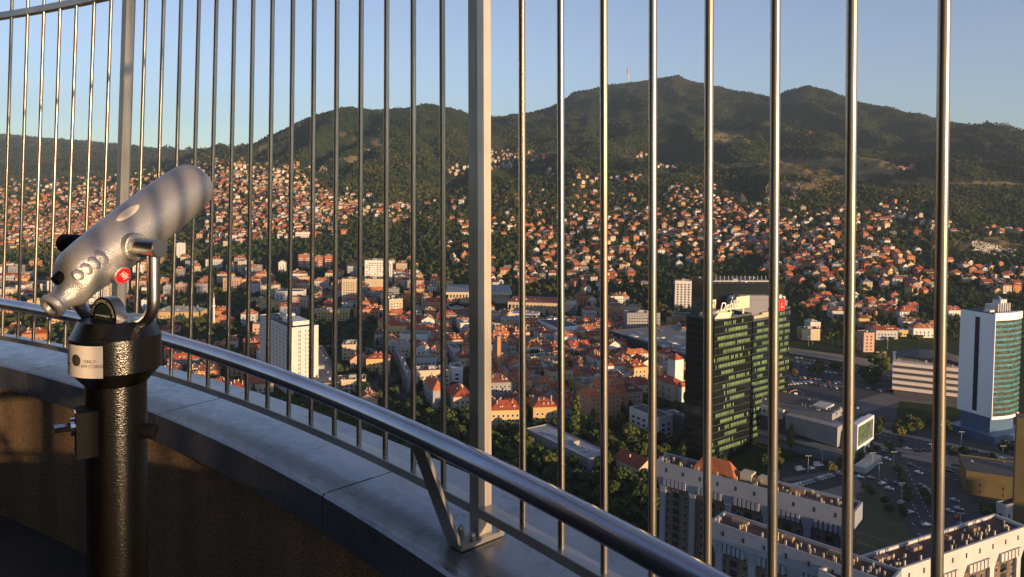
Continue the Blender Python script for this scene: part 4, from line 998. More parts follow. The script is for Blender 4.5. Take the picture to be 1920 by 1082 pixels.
for i in range(len(prof) - 1):
    for j in range(n):
        a = i * n + j; b_ = i * n + (j + 1) % n; q.f.append((a, b_, b_ + n, a + n)); q.m.append(0)
q.f.append(tuple(reversed(range(n)))); q.m.append(1)
q.f.append(tuple((len(prof) - 1) * n + j for j in range(n))); q.m.append(1)
body = q.build('barrel', [M_sil, M_blk2], tele, smooth=True, angle=35)
def on_barrel(s, t, lift=0.0):
    r = float(np.interp(s, [p[0] for p in prof], [p[1] for p in prof])) + lift
    return pc + dvec * s + pax * (r * math.cos(t)) + upv * (r * math.sin(t))
# dark rubber back end above the eyepiece
q = MB(); q.tube([pc + dvec * -.118 + upv * .016, pc + dvec * -.1335 + upv * .016], [.011, .009], 20); q.build('rear_cap', M_blk2, body, smooth=True, angle=40)
for gk in range(4):                               # grip dimples: raised rounded pads
    s = -.062 - .0165 * gk; c0 = on_barrel(s, .42, 0); q = MB(); nrm = (pax * math.cos(.42) + upv * math.sin(.42)).normalized(); tg = (upv * math.cos(.42) - pax * math.sin(.42)).normalized()
    L_ = .0165 - .0018 * gk
    for i in range(7):
        for j in range(16):
            ph = 1 - i / 6 * .999; t = 2 * math.pi * j / 16
            u_ = L_ * ph * math.sin(t); rb = float(np.interp(s, [p_[0] for p_ in prof[4:]], [p_[1] for p_ in prof[4:]]))
            q.v.append(tuple(c0 + nrm * (.0001 + .0032 * (1 - ph ** 2) - (rb - math.sqrt(rb * rb - u_ * u_))) + tg * u_ + dvec * (.0098 * ph * math.cos(t))))
    for i in range(6):
        for j in range(16):
            a = i * 16 + j; b_ = i * 16 + (j + 1) % 16; q.f.append((a, b_, b_ + 16, a + 16)); q.m.append(0)
    q.build('finger_grip', M_sil, body, smooth=True)
c0 = on_barrel(.045, 1.15, -.0012); nrm = (pax * math.cos(1.15) + upv * math.sin(1.15)).normalized(); tg = (upv * math.cos(1.15) - pax * math.sin(1.15)).normalized(); q = MB()
for rr2, hh_ in ((1, 0), (.93, .0022), (.5, .0026)):
    for j in range(24): t = 2 * math.pi * j / 24; q.v.append(tuple(c0 + nrm * hh_ + tg * (.011 * rr2 * math.sin(t)) + dvec * (.030 * rr2 * math.cos(t))))
for i in range(2):
    for j in range(24): a = i * 24 + j; b_ = i * 24 + (j + 1) % 24; q.f.append((a, b_, b_ + 24, a + 24)); q.m.append(0)
q.f.append(tuple(48 + j for j in range(24))); q.m.append(0); q.build('sight_pad', mat('pale_pad', (.5, .46, .42), .5), body, smooth=True)
# knob with the red logo
ks = -.048; kt = -.62; k0 = on_barrel(ks, kt, -.012); kd = (pax * math.cos(kt * .55) + upv * math.sin(kt * .55)).normalized(); kd = (kd + Vector((0, -.25, 0))).normalized()
k1 = k0 + kd * .030
q = MB(); q.tube([k0, k1 - kd * .001, k1], [.0185, .0175, .0165], 28); knob = q.build('logo_knob', M_sil, body, smooth=True, angle=30)
kx = Vector((0, 0, 1)).cross(kd).normalized(); ky = kd.cross(kx)
q = MB(); q.poly([k1 + kd * .0005 + kx * (.0148 * math.cos(t)) + ky * (.0148 * math.sin(t)) for t in [2 * math.pi * j / 28 for j in range(28)]]); q.build('logo_disc', M_red, knob)
def kl(c):
    a = R_(38); x, y = c.x * math.cos(a) + c.y * math.sin(a) - .001, -c.x * math.sin(a) * -1 + (c.y - .003) * math.cos(a)
    a = R_(-35); x = c.x * math.cos(a) - (c.y - .003) * math.sin(a); y = c.x * math.sin(a) + (c.y - .003) * math.cos(a)
    return k1 + kd * .001 + kx * x + ky * y
me = text_mesh('Hilly', .0125, 0, .4); me.materials.clear(); me.materials.append(M_wht)
co = np.empty(len(me.vertices) * 3); me.vertices.foreach_get('co', co); 
for v in me.vertices: v.co = kl(Vector((v.co.x * .85, v.co.y * 1.25, 0)))
link('lettering', me, knob)
# ================================================================ roads, squares and lots
def sheet(name, pts, z, mt, kind='structure'):
    q = MB(); q.poly([(p.x, p.y, z) for p in [gp(*p_) for p_ in pts]]); o = q.build(name, mt); o['kind'] = kind; return o
sheet('junction', [(1588, 800), (1650, 800), (1700, 830), (1940, 905), (1990, 980), (1800, 1075), (1740, 1100), (1690, 1060), (1640, 930), (1590, 880)], .03, M_asphalt)
sheet('pavement', [(1440, 884), (1590, 858), (1712, 905), (1640, 960), (1440, 920)], .02, M_pave)
sheet('lawn', [(1605, 925), (1655, 915), (1712, 1010), (1690, 1075), (1605, 1075)], .034, M_grass)
sheet('car_park', [(1462, 870), (1590, 845), (1600, 905), (1462, 940)], .026, M_asphalt)
sheet('tram_road', [(1560, 770), (1960, 842), (1960, 900), (1560, 805)], .024, M_asphalt)
for i, pts_ in enumerate([((1575, 788), (1930, 862), (1930, 868), (1575, 793)), ((1600, 822), (1800, 858), (1930, 888), (1930, 894), (1790, 866), (1600, 832)), ((1690, 850), (1810, 868), (1930, 905), (1930, 909), (1690, 856))]):
    sheet('tram_kerb', list(pts_), .06, mat('kerb_stone_%s' % 'abc'[i], (.30, .22, .17), .85, var=.2, scale=.3))
sheet('upper_road', [(1478, 652), (1600, 668), (1700, 688), (1700, 700), (1590, 680), (1478, 662)], .03, mat('pale_road', (.24, .19, .15), .85, var=.2, scale=.1))
sheet('upper_lot', [(1478, 668), (1690, 700), (1680, 790), (1478, 750)], .022, M_asphalt)
sheet('side_road', [(1560, 765), (1680, 730), (1800, 745), (1800, 765), (1690, 752), (1590, 785)], .028, mat('grey_road', (.13, .115, .11), .85, var=.3, scale=.1))
sheet('avenue', [(620, 640), (690, 652), (760, 668), (760, 676), (660, 662), (610, 650)], .03, mat('grey_avenue', (.17, .15, .14), .85, var=.3, scale=.1))
sheet('river_street', [(620, 700), (720, 690), (900, 760), (880, 790)], .03, M_asphalt)
k = MB()
for i in range(9):                                  # lane dashes across the junction
    p = gp(1650 + i * 13, 880 + i * 21); k.box(p.x, p.y, .04, p.x + .25, p.y + 3, .05)
for i in range(6):
    p = gp(1700 + i * 22, 868 + i * 8); k.box(p.x, p.y, .04, p.x + 2.6, p.y + .3, .05)
for (x0, y0, x1, y1, n_) in [(1600, 812, 1920, 876, 34), (1590, 803, 1920, 868, 34), (1700, 880, 1760, 1000, 14), (1680, 885, 1735, 990, 14), (1660, 870, 1800, 890, 16)]:
    for i in range(n_):                                # dashed lane lines
        a = gp(x0 + (x1 - x0) * i / n_, y0 + (y1 - y0) * i / n_); b2 = gp(x0 + (x1 - x0) * (i + .45) / n_, y0 + (y1 - y0) * (i + .45) / n_)
        d = (b2 - a).normalized(); s_ = Vector((-d.y, d.x, 0)) * .11
        k.poly([(a - s_)[:2] + (.075,), (a + s_)[:2] + (.075,), (b2 + s_)[:2] + (.075,), (b2 - s_)[:2] + (.075,)])
for r_, (x0, y0, x1, y1, n_) in enumerate([(1480, 706, 1600, 728, 26), (1480, 674, 1640, 700, 34), (1470, 900, 1596, 880, 30)]):
    for i in range(n_):                                # bay lines of the lots
        a = gp(x0 + (x1 - x0) * i / n_, y0 + (y1 - y0) * i / n_); k.box(a.x, a.y - 2.3, .03, a.x + .14, a.y + 2.3, .045)
o = k.build('lane_marking', M_line); o['kind'] = 'structure'

# ---------------------------------------------------------------- cars
def car_mesh(nm, col, van=False):
    q = MB(); L, W, H = (4.3, 1.76, 1.42) if not van else (5.4, 2.0, 2.3)
    if van: prof = [(-L / 2, .35), (-L / 2, 1.0), (-L / 2 + .25, H - .1), (-L / 2 + .5, H), (L / 2 - 1.9, H), (L / 2 - 1.0, 1.25), (L / 2 - .1, 1.05), (L / 2, .7), (L / 2, .35)]
    else: prof = [(-L / 2, .35), (-L / 2, .85), (-L / 2 + .35, .92), (-L / 2 + .9, H - .06), (-L / 2 + 1.4, H), (L / 2 - 1.9, H - .02), (L / 2 - 1.15, .92), (L / 2 - .25, .78), (L / 2, .6), (L / 2, .35)]
    n = len(prof)
    for s in (-1, 1):
        for (x, z) in prof:
            ins = .16 if z > .95 else 0; q.v.append((x, s * (W / 2 - ins), z))
    for j in range(n - 1):
        gl = (not van and j in (2, 5)) or (van and j == 4)
        q.f.append((j, j + 1, n + j + 1, n + j)); q.m.append(1 if gl else 0)
    q.f.append(tuple(reversed(range(n)))); q.f.append(tuple(n + j for j in range(n))); q.m += [0, 0]
    for s in (-1, 1):                                # side glass
        y = s * (W / 2 - .06); x0, x1 = (-L / 2 + .95, L / 2 - 1.55) if not van else (L / 2 - 2.2, L / 2 - 1.25)
        q.poly([(x0 - .25, y, .96), (x1 + .25, y, .96), (x1 - .25, s * (W / 2 - .14), H - .14), (x0 + .15, s * (W / 2 - .14), H - .14)], 1)
        for x in (-L / 2 + .8, L / 2 - .85):
            q.tube([(x, s * (W / 2 - .2), .31), (x, s * (W / 2 + .01), .31)], .31, 10, 2)
        q.box(L / 2 - .06, s * W * .36 - .18, .6, L / 2 + .015, s * W * .36 + .18, .74, 3); q.box(-L / 2 - .015, s * W * .38 - .14, .68, -L / 2 + .05, s * W * .38 + .14, .84, 4)
    return q.mesh(nm, [mat('car_paint_' + col[0], col[1], .25, metal=.2, spec=.8), M_win, mat('tyre_' + col[0], (.015, .015, .015), .8), mat('headlamp_' + col[0], (.7, .7, .65), .2), mat('tail_lamp_' + col[0], (.4, .01, .01), .3)])
CC = [('white', (.75, .75, .74)), ('silver', (.42, .43, .45)), ('black', (.02, .02, .022)), ('red', (.35, .02, .02)), ('blue', (.04, .08, .22)), ('grey', (.14, .145, .15))]
CM = [(c[0], car_mesh('parked_car', c)) for c in CC]; VM = car_mesh('white_van', ('van_white', (.76, .76, .74)), True)
def car(px, py, yaw, z=.04, pick=None, words='standing on the asphalt', group='cars on the streets and lots'):
    p = gp(px, py); j = pick if pick is not None else rnd.choice([0, 0, 0, 1, 1, 2, 2, 3, 4, 5, 5])
    if isinstance(j, str): o = link('van', VM); nm = 'white van'; cat = 'van'
    else: o = link('car', CM[j][1]); nm = CM[j][0] + ' car'; cat = 'car'
    o.location = (p.x, p.y, z); o.rotation_euler = (0, 0, R_(yaw)); later(o, nm + ' ' + words, p, cat, group)
for i in range(17): car(1478 + i * 7.2, 916 - i * 2.15, 118, pick=rnd.choice([0, 1, 1, 0, 5, 4]), words='in the slanted row')
car(1500, 882, 20, pick='v', words='in the lot'); car(1522, 880, 20, pick=0, words='in the lot'); car(1534, 874, 15, pick='v', words='in the lot'); car(1497, 866, -30, words='in the lot')
for x, y, yw in [(1632, 834, -10), (1664, 862, -60), (1710, 875, -55), (1723, 888, -50), (1684, 838, -20), (1702, 843, -15), (1720, 847, -15), (1734, 846, -12), (1612, 896, -20), (1633, 898, -15), (1655, 908, 20), (1682, 908, -35), (1694, 914, -40), (1702, 924, -35), (1668, 918, -30),
                 (1728, 912, -35), (1736, 918, -35), (1744, 925, -35), (1748, 930, -35), (1690, 944, 25), (1706, 962, 20), (1738, 986, 0), (1790, 940, -40), (1798, 956, -38), (1780, 960, -40), (1795, 972, 30), (1802, 985, 10), (1792, 874, -25), (1826, 847, -10), (1862, 856, -12), (1880, 861, -12), (1850, 852, -12), (1780, 885, -40), (1765, 832, -12), (1660, 848, -20), (1672, 844, -15)]: car(x, y, yw, words='at the junction')
for r, (y0, n) in enumerate([(704, 13), (716, 12), (672, 16), (681, 12), (690, 10)]):
    for i in range(n): car(1482 + i * (9.0 + (r % 2)) + r * 5 + rnd.uniform(-2, 2), y0 + i * 1.6 + rnd.uniform(-1, 1), 100 + rnd.uniform(-6, 6), words='in the big lot')
for i in range(12): car(1450 + i * 6.3, 724 - i * .6, 95, pick=rnd.choice([0, 1, 0]), words='behind the hall')
for i in range(14): car(1652 + rnd.uniform(-30, 30), 722 + rnd.uniform(-16, 16), rnd.choice([95, 5]), words='by the trees')
for i in range(8): car(1840 + i * 8, 897 + i * 2 + (i % 2) * 5, 80, words='by the depot', z=.04)
for i in range(8): car(640 + i * 16 + rnd.uniform(-3, 3), 655 + i * 2.6, -8, words='on the avenue')

# street lamps, signs
def lamp(px, py, h=9.0):
    p = gp(px, py); t = empty('street_lamp', p); q = MB(); q.tube([(0, 0, 0), (0, 0, h)], [.11, .07], 8); q.build('pole', M_lampm, t); q = MB(); q.box(-1.2, -.12, h, 1.2, .12, h + .12); q.build('arm', M_lampm, t)
    for s in (-1, 1): q = MB(); q.box(s * 1.2 - .4, -.18, h - .08, s * 1.2 + .4, .18, h + .1); q.build('lamp_head', M_lampm, t)
    later(t, 'pale double armed street lamp', p, 'street lamp', 'street lamps by the junction and car parks')
M_lampm = mat('lamp_grey', (.5, .48, .44), .5)
for x, y in [(1515, 886), (1541, 874), (1636, 880), (1648, 900), (1675, 878), (1690, 940), (1746, 862), (1802, 838), (1880, 866), (1800, 1000), (1516, 648), (1524, 646), (1561, 650), (1614, 650), (1664, 655), (1572, 648)]: lamp(x, y)
for i, x in enumerate((1491, 1499)):
    p = gp(x, 846 + i * 3); t = empty('flag_pole', p); q = MB(); q.tube([(0, 0, 0), (0, 0, 12)], .14, 8); q.build('pole', Wm['white'], t); tag(t, ['white flag pole before the white hall, farther of two', 'white flag pole before the white hall, nearer of two'][i], 'flag pole', 'flag poles')
p = gp(1492, 748); t = empty('arch_sign', p); q = MB(); q.tube([(6.0 * math.cos(a), 0, 5.5 * math.sin(a) + 1) for a in [math.pi * j / 14 for j in range(15)]], .3, 8); q.build('arch', mat('arch_orange', (.7, .22, .06), .5), t, smooth=True); q = MB()
q.box(-1.2, -.5, 0, 1.0, .5, 4.6); q.build('figure', Wm['white'], t); q = MB(); q.box(-16, -4, 0, -7, 2, 2.2); q.build('kiosk', Wm['white'], t); tag(t, 'small orange arch sign with a white post behind the white hall', 'sign')
for i, (x, y, w_, h_) in enumerate([(1652, 674, 9, 4)]):
    p = gp(x, y); t = empty('billboard', p); q = MB(); q.box(-w_ / 2, 0, 3, w_ / 2, .4, 3 + h_); q.build('panel', Wm['pale'], t); q = MB(); q.box(-.3, .1, 0, .3, .3, 3); q.build('leg', M_lampm, t); tag(t, 'pale blank billboard beside the striped building', 'billboard')

# ================================================================ quarters of ordinary buildings
def inpoly(x, y, P):
    c = False; j = len(P) - 1
    for i in range(len(P)):
        if ((P[i][1] > y) != (P[j][1] > y)) and x < (P[j][0] - P[i][0]) * (y - P[i][1]) / (P[j][1] - P[i][1]) + P[i][0]: c = not c
        j = i
    return c
QUART = [  # pixel polygon of ground, wanted number, storeys, yaw, red-roof share, name
 ([(-60, 505), (200, 500), (480, 490), (480, 560), (-60, 600)], 90, (2, 6), 6, .6),
 ([(-60, 600), (480, 560), (480, 640), (-60, 700)], 16, (2, 4), 10, .6),
 ([(300, 650), (480, 640), (520, 760), (300, 740)], 24, (2, 3), 22, .9),
 ([(480, 500), (800, 515), (860, 545), (830, 600), (480, 600)], 90, (2, 5), 8, .7),
 ([(700, 600), (920, 590), (920, 700), (700, 660)], 60, (2, 4), 14, .8),
 ([(560, 660), (900, 690), (900, 740), (720, 790), (600, 750)], 6, (3, 4), 14, .6),
 ([(905, 610), (1290, 620), (1290, 720), (905, 720)], 120, (2, 4), 16, .88),
 ([(905, 720), (1200, 720), (1200, 800), (905, 780)], 22, (2, 4), 22, .8),
 ([(1040, 570), (1170, 570), (1170, 640), (1040, 640)], 24, (2, 4), 8, .6),
 ([(1480, 600), (1760, 600), (1760, 640), (1480, 640)], 10, (2, 3), 2, .7),
]
for (pl, n, (s0, s1), yw, red) in QUART:
    xs = [p[0] for p in pl]; ys = [p[1] for p in pl]; k = 0; tries = 0
    while k < n and tries < n * 40:
        tries += 1; px, py = rnd.uniform(min(xs), max(xs)), rnd.uniform(min(ys), max(ys))
        if not inpoly(px, py, pl): continue
        p = gp(px, py)
        if p.y > 1500 or hgt(p.x, p.y) > 6: continue
        st = rnd.randint(s0, s1); w = rnd.uniform(11, 24); d = rnd.uniform(10, 13)
        if st > 5: w = rnd.uniform(18, 34)
        yaw = R_(yw + 6 * math.sin(p.x / 120) + rnd.choice([0, 0, 90])); r = max(w, d) * .36
        cx_, cy_ = p.x + (w * math.cos(yaw) - d * math.sin(yaw)) / 2, p.y + (w * math.sin(yaw) + d * math.cos(yaw)) / 2
        if not free(cx_, cy_, r): continue
        isr = rnd.random() < red; wc = rnd.choice(['white', 'cream', 'cream', 'yellow', 'pale', 'pink', 'ochre', 'grey', 'white', 'orange'])
        rc = rnd.choice(['red', 'red', 'orange', 'brown']) if isr else rnd.choice(['grey', 'tar', 'pale', 'brown'])
        t = house_at('tenement' if isr else 'apartment_block', None, (p.x, p.y, float(hgt(p.x, p.y))), yaw, w, d, st * 3.2, wc, roof=('hip' if rnd.random() < .6 else 'gable') if isr else 'flat', roofm=rc,
                     clut=rnd.randint(5, 13), pitch=rnd.uniform(2.5, 3.4), ww=rnd.uniform(1.1, 1.6), wh=rnd.uniform(1.4, 1.8), skip=.03, roofh=rnd.uniform(3, 4.6), balc=[(.3, .5)] if (not isr and rnd.random() < .4) else None)
        t['_'] = 0; del t['_']
        later(t, '%s %s with %s roof' % ({'pale': 'pale'}.get(wc, wc), 'tenement' if isr else 'flat block', {'tar': 'black'}.get(rc, rc)), (p.x, p.y, st * 3.2), 'tenement' if isr else 'building', 'tenements' if isr else 'flat roofed blocks in the valley')
        k += 1

# ================================================================ hillside houses
HW = ['white', 'cream', 'white', 'pink', 'cream', 'yellow', 'brick', 'pale', 'orange']
HR = ['orange', 'red', 'red', 'brown', 'orange', 'orange', 'red', 'grey']
def house_parts(kind):
    """returns (wall, roof, windows) geometry of one house kind"""
    w, r, g_ = MB(), MB(), MB()
    if kind == 0: W, D, H, gab = 10, 9, 6.2, True
    elif kind == 1: W, D, H, gab = 11, 11, 8.6, False
    elif kind == 2: W, D, H, gab = 9, 12, 6.0, True
    else: W, D, H, gab = 13, 9, 5.6, True
    w.box(-W / 2, -D / 2, -5, W / 2, D / 2, H); r.hip(-W / 2, -D / 2, W / 2, D / 2, H + .003, 3.4 if gab else 3.0, 0, gable=gab, ov=.6, wall=1)
    if kind == 3: w.box(W / 2 - 3, -D / 2 - 3, -5, W / 2 + 1, -D / 2, 3.2); r.hip(W / 2 - 3, -D / 2 - 3, W / 2 + 1, -D / 2 - .4, 3.2, 1.4, 0, ov=.3)
    r.box(W * .18, -.5, H + 1, W * .18 + .8, .3, H + 4.1, 1)
    for z in ([1.2, 4.0] if H < 7 else [1.0, 3.7, 6.4]):
        for x in np.linspace(-W / 2 + 1.6, W / 2 - 1.6, 3 if W < 12 else 4):
            g_.quad((x - .55, -D / 2 - .05, z), (x + .55, -D / 2 - .05, z), (x + .55, -D / 2 - .05, z + 1.4), (x - .55, -D / 2 - .05, z + 1.4))
        for s in (-1, 1):
            for y in (-D / 4, D / 4):
                x = s * (W / 2 + .05); g_.quad((x, y - s * -.5, z), (x, y - s * .5, z), (x, y - s * .5, z + 1.4), (x, y - s * -.5, z + 1.4))
    if kind == 1: w.box(-W * .3, -D / 2 - 1.2, 3.0, W * .3, -D / 2, 3.2); w.box(-W * .3, -D / 2 - 1.2, 3.2, W * .3, -D / 2 - 1.1, 4.1)
    return w, r, g_
HP = [house_parts(k) for k in range(4)]
HMESH = {}
def hmesh(kind, wc, rc):
    if (kind, wc, rc) not in HMESH:
        w, r, g_ = HP[kind]
        HMESH[(kind, wc, rc)] = (w.mesh('wall', [WALLS[wc]]), r.mesh('roof', [ROOFS[rc], WALLS[wc]]), g_.mesh('windows', [M_win]))
    return HMESH[(kind, wc, rc)]
CL = [(60, 400, 100, 50, 300), (180, 390, 90, 50, 280), (300, 370, 90, 50, 240), (400, 350, 60, 42, 150), (440, 320, 30, 16, 40), (120, 440, 130, 30, 170), (500, 350, 60, 30, 120), (560, 372, 70, 28, 120), (480, 405, 70, 28, 110), (600, 400, 60, 20, 70),
 (520, 320, 50, 12, 40), (640, 385, 50, 14, 40), (700, 400, 50, 10, 28), (760, 390, 40, 8, 16), (760, 410, 40, 8, 14), (540, 430, 80, 18, 50), (450, 440, 60, 20, 40),
 (860, 320, 35, 8, 22), (940, 303, 38, 18, 60), (1000, 300, 40, 12, 16), (1050, 325, 40, 8, 14), (1090, 345, 30, 8, 10), (850, 385, 60, 12, 24), (900, 420, 60, 20, 34), (980, 395, 40, 12, 14), (1190, 293, 20, 5, 7), (1260, 315, 30, 5, 12), (1180, 335, 50, 8, 15),
 (1290, 358, 50, 10, 34), (1310, 378, 60, 14, 50), (1235, 412, 90, 20, 90), (1150, 430, 60, 15, 40), (1100, 410, 60, 20, 24), (1020, 440, 60, 20, 45), (1285, 442, 70, 20, 80), (1370, 400, 60, 25, 60), (1190, 470, 70, 20, 55), (1050, 480, 60, 25, 50), (1000, 512, 50, 18, 36),
 (1130, 512, 60, 20, 38), (1300, 487, 60, 14, 26), (1400, 460, 50, 25, 50), (1480, 420, 60, 28, 55), (1540, 452, 60, 28, 50), (1600, 420, 60, 28, 40), (1490, 500, 60, 25, 40), (1560, 512, 60, 30, 45), (1640, 500, 60, 28, 50), (1700, 535, 50, 25, 36), (1560, 575, 60, 18, 26),
 (1650, 585, 50, 14, 24), (1700, 402, 50, 18, 22), (1740, 440, 50, 22, 20), (1830, 520, 60, 20, 24), (1860, 438, 60, 7, 16), (1700, 318, 25, 5, 8), (1900, 540, 50, 10, 16), (1890, 520, 30, 12, 10), (1380, 430, 80, 40, 40), (870, 480, 50, 22, 22), (930, 520, 40, 18, 18), (740, 500, 60, 14, 12), (1500, 250, 30, 6, 2), (1090, 375, 200, 30, 34), (1600, 470, 160, 50, 40), (1110, 540, 80, 14, 22)]
spots = []
hr = np.random.RandomState(3)
for (cx, cy, rx, ry, n) in CL:
    m_ = 0; k = 0
    n = int(n * (1.0 if cx < 700 else .68))
    while m_ < n and k < n * 3:
        k += 1; u = hr.normal(0, .55, 2); px, py = cx + u[0] * rx, cy + u[1] * ry
        if abs(u[0]) > 1.4 or abs(u[1]) > 1.3: continue
        h_ = hit(px, py)
        if h_ is None or h_[2] < 2 or h_[1] > 4200: continue
        if not free(h_[0], h_[1], 7.0): continue
        occupy(h_[0], h_[1], 4.6); spots.append((h_[0], h_[1], h_[2], px, py)); m_ += 1
spots.sort(key=lambda s: s[1])
print('houses', len(spots))
big = spots[:280]; rest = spots[280:]
for (x, y, z, px, py) in big:
    kd_ = rnd.randint(0, 3); wc = rnd.choice(HW); rc = rnd.choice(HR); ms = hmesh(kd_, wc, rc); s = rnd.uniform(.72, 1.1)
    t = empty('house', (x, y, z), R_(rnd.choice([0, 90]) + rnd.uniform(-25, 25) + 10)); t.scale = (s, s, s * rnd.uniform(.9, 1.15))
    link('wall', ms[0], t); link('roof', ms[1], t); o = link('windows', ms[2], t); o['kind'] = 'stuff'
    later(t, '%s house with %s roof' % ({'brick': 'brick red'}.get(wc, wc), rc), (x, y, z + 6), 'house', 'houses on the hillside')
# all smaller ones as one mass of separate little houses
V = [[], []]; Fc = []; Mi = []; mats_all = [WALLS[w] for w in ('white', 'cream', 'pink', 'yellow', 'brick', 'orange')] + [ROOFS[r] for r in ('orange', 'red', 'brown', 'grey')] + [M_win]
allv = []; allf = []; off = 0
for (x, y, z, px, py) in rest:
    w, r, g_ = HP[rnd.randint(0, 3)]; wi = rnd.choice([0, 0, 1, 1, 2, 3, 4, 5]); ri = 6 + rnd.choice([0, 0, 1, 1, 2, 3]); a = rnd.uniform(-.4, .4) + rnd.choice([0, math.pi / 2]) + .2; s = rnd.uniform(.7, 1.12)
    ca, sa = math.cos(a) * s, math.sin(a) * s
    parts = [(w, wi), (r, None)] + ([(g_, 10)] if y < 2100 else [])
    for (p, mi) in parts:
        v = np.array(p.v); v = np.stack([v[:, 0] * ca - v[:, 1] * sa + x, v[:, 0] * sa + v[:, 1] * ca + y, v[:, 2] * s + z], -1)
        allv.append(v); allf += [tuple(i + off for i in f) for f in p.f]; off += len(v)
        Mi += [mi] * len(p.f) if mi is not None else [ri if q_ == 0 else wi for q_ in p.m]
me = bpy.data.meshes.new('small_houses'); me.from_pydata(np.concatenate(allv).tolist(), [], allf)
for m_ in mats_all: me.materials.append(m_)
me.polygons.foreach_set('material_index', Mi); me.update()
tag(link('distant_houses', me), 'mass of small red roofed houses spread over the far slopes', kind='stuff')

# cemetery stones on the right slope, cliffs
k = MB()
for _ in range(420):
    px, py = rnd.uniform(1822, 1910), 0; py = 452 + (px - 1822) * .22 + rnd.uniform(0, 20); h_ = hit(px, py)
    if h_: x, y, z = h_; k.box(x, y, z - .5, x + 1.1, y + .6, z + 1.9)
tag(k.build('cemetery_stones', Wm['white']), kind='stuff')
M_rock = mat('cliff_rock', (.40, .33, .22), .95, col2=(.10, .085, .06), scale=.06, bump=1.0, bscale=.2)
for i, (px, py, w_, h_, lb) in enumerate([(1448, 352, 13, 22, 'pale cliff face just left of the sixth bar'), (1475, 348, 10, 22, 'tall pale cliff at the meadow edge'), (1497, 352, 14, 16, 'broken pale cliff right of the tall one'), (1530, 340, 12, 10, 'short row of rocks at the meadow edge'),
                                       (1395, 375, 8, 14, 'narrow cliff streak between houses'), (1490, 372, 12, 14, 'lower cliff under the broken one'), (690, 283, 34, 5, 'long low quarry face on the left hill'), (652, 300, 10, 9, 'slanting quarry scar on the left hill'), (605, 316, 8, 9, 'narrow quarry scar at left on the hill')]):
    hh = hit(px, py + h_ / 2)
    if not hh: continue
    x, y, z = hh; sc_ = y / 1400; W = w_ * sc_; H = h_ * sc_; q = MB(); nx, nz = 18, 10
    for jz in range(nz + 1):
        for jx in range(nx + 1):
            u = jx / nx; v_ = jz / nz; xx = x + (u - .5) * 2 * W * (.9 + .1 * math.sin(u * 9)); edge = math.sin(u * math.pi) ** .5
            q.v.append((xx, y - 4 + v_ * H * .5 + 6 * math.sin(u * 23 + i) * math.sin(v_ * 7 + u * 5) + rnd.uniform(-2, 2), z - 6 + v_ * (H * edge + 6) + rnd.uniform(-1.5, 1.5)))
    for jz in range(nz):
        for jx in range(nx): a = jz * (nx + 1) + jx; q.f.append((a, a + 1, a + nx + 2, a + nx + 1)); q.m.append(0)
    tag(q.build('cliff', M_rock), lb, 'cliff', 'pale cliffs and quarry faces')

# ================================================================ trees
def leafmat(name, cols, rough=.75):
    m = bpy.data.materials.new(name); m.use_nodes = True; nt = m.node_tree; b = nt.nodes['Principled BSDF']; b.inputs['Roughness'].default_value = rough; b.inputs['Specular IOR Level'].default_value = .25
    oi = nt.nodes.new('ShaderNodeObjectInfo'); r = nt.nodes.new('ShaderNodeValToRGB'); el = r.color_ramp.elements
    el[0].position = 0; el[0].color = cols[0] + (1,); el[1].position = 1; el[1].color = cols[-1] + (1,)
    for i in range(1, len(cols) - 1): e = el.new(i / (len(cols) - 1)); e.color = cols[i] + (1,)
    geo = nt.nodes.new('ShaderNodeNewGeometry'); n = nt.nodes.new('ShaderNodeTexNoise'); n.inputs['Scale'].default_value = .006; n.inputs['Detail'].default_value = 3; nt.links.new(geo.outputs['Position'], n.inputs['Vector'])
    ad = nt.nodes.new('ShaderNodeMath'); ad.operation = 'MULTIPLY_ADD'; ad.inputs[1].default_value = .6; nt.links.new(oi.outputs['Random'], ad.inputs[0])
    mr = nt.nodes.new('ShaderNodeMapRange'); mr.inputs['From Min'].default_value = .3; mr.inputs['From Max'].default_value = .7; mr.inputs['To Min'].default_value = -.1; mr.inputs['To Max'].default_value = .5
    n9 = nt.nodes.new('ShaderNodeTexNoise'); n9.inputs['Scale'].default_value = .0016; n9.inputs['Detail'].default_value = 5; nt.links.new(geo.outputs['Position'], n9.inputs['Vector'])
    av = nt.nodes.new('ShaderNodeMath'); av.operation = 'ADD'; nt.links.new(n.outputs['Fac'], av.inputs[0]); nt.links.new(n9.outputs['Fac'], av.inputs[1])
    mr.inputs['From Min'].default_value = .75; mr.inputs['From Max'].default_value = 1.25; mr.inputs['To Min'].default_value = -.25; mr.inputs['To Max'].default_value = .6
    nt.links.new(av.outputs[0], mr.inputs[0]); nt.links.new(mr.outputs[0], ad.inputs[2]); nt.links.new(ad.outputs[0], r.inputs[0])
    nt.links.new(r.outputs[0], b.inputs['Base Color']); return m
M_leaf = leafmat('foliage', [(.020, .038, .011), (.031, .053, .015), (.05, .072, .018), (.082, .09, .021), (.13, .105, .024)])
M_bark = mat('bark', (.07, .05, .035), .9)
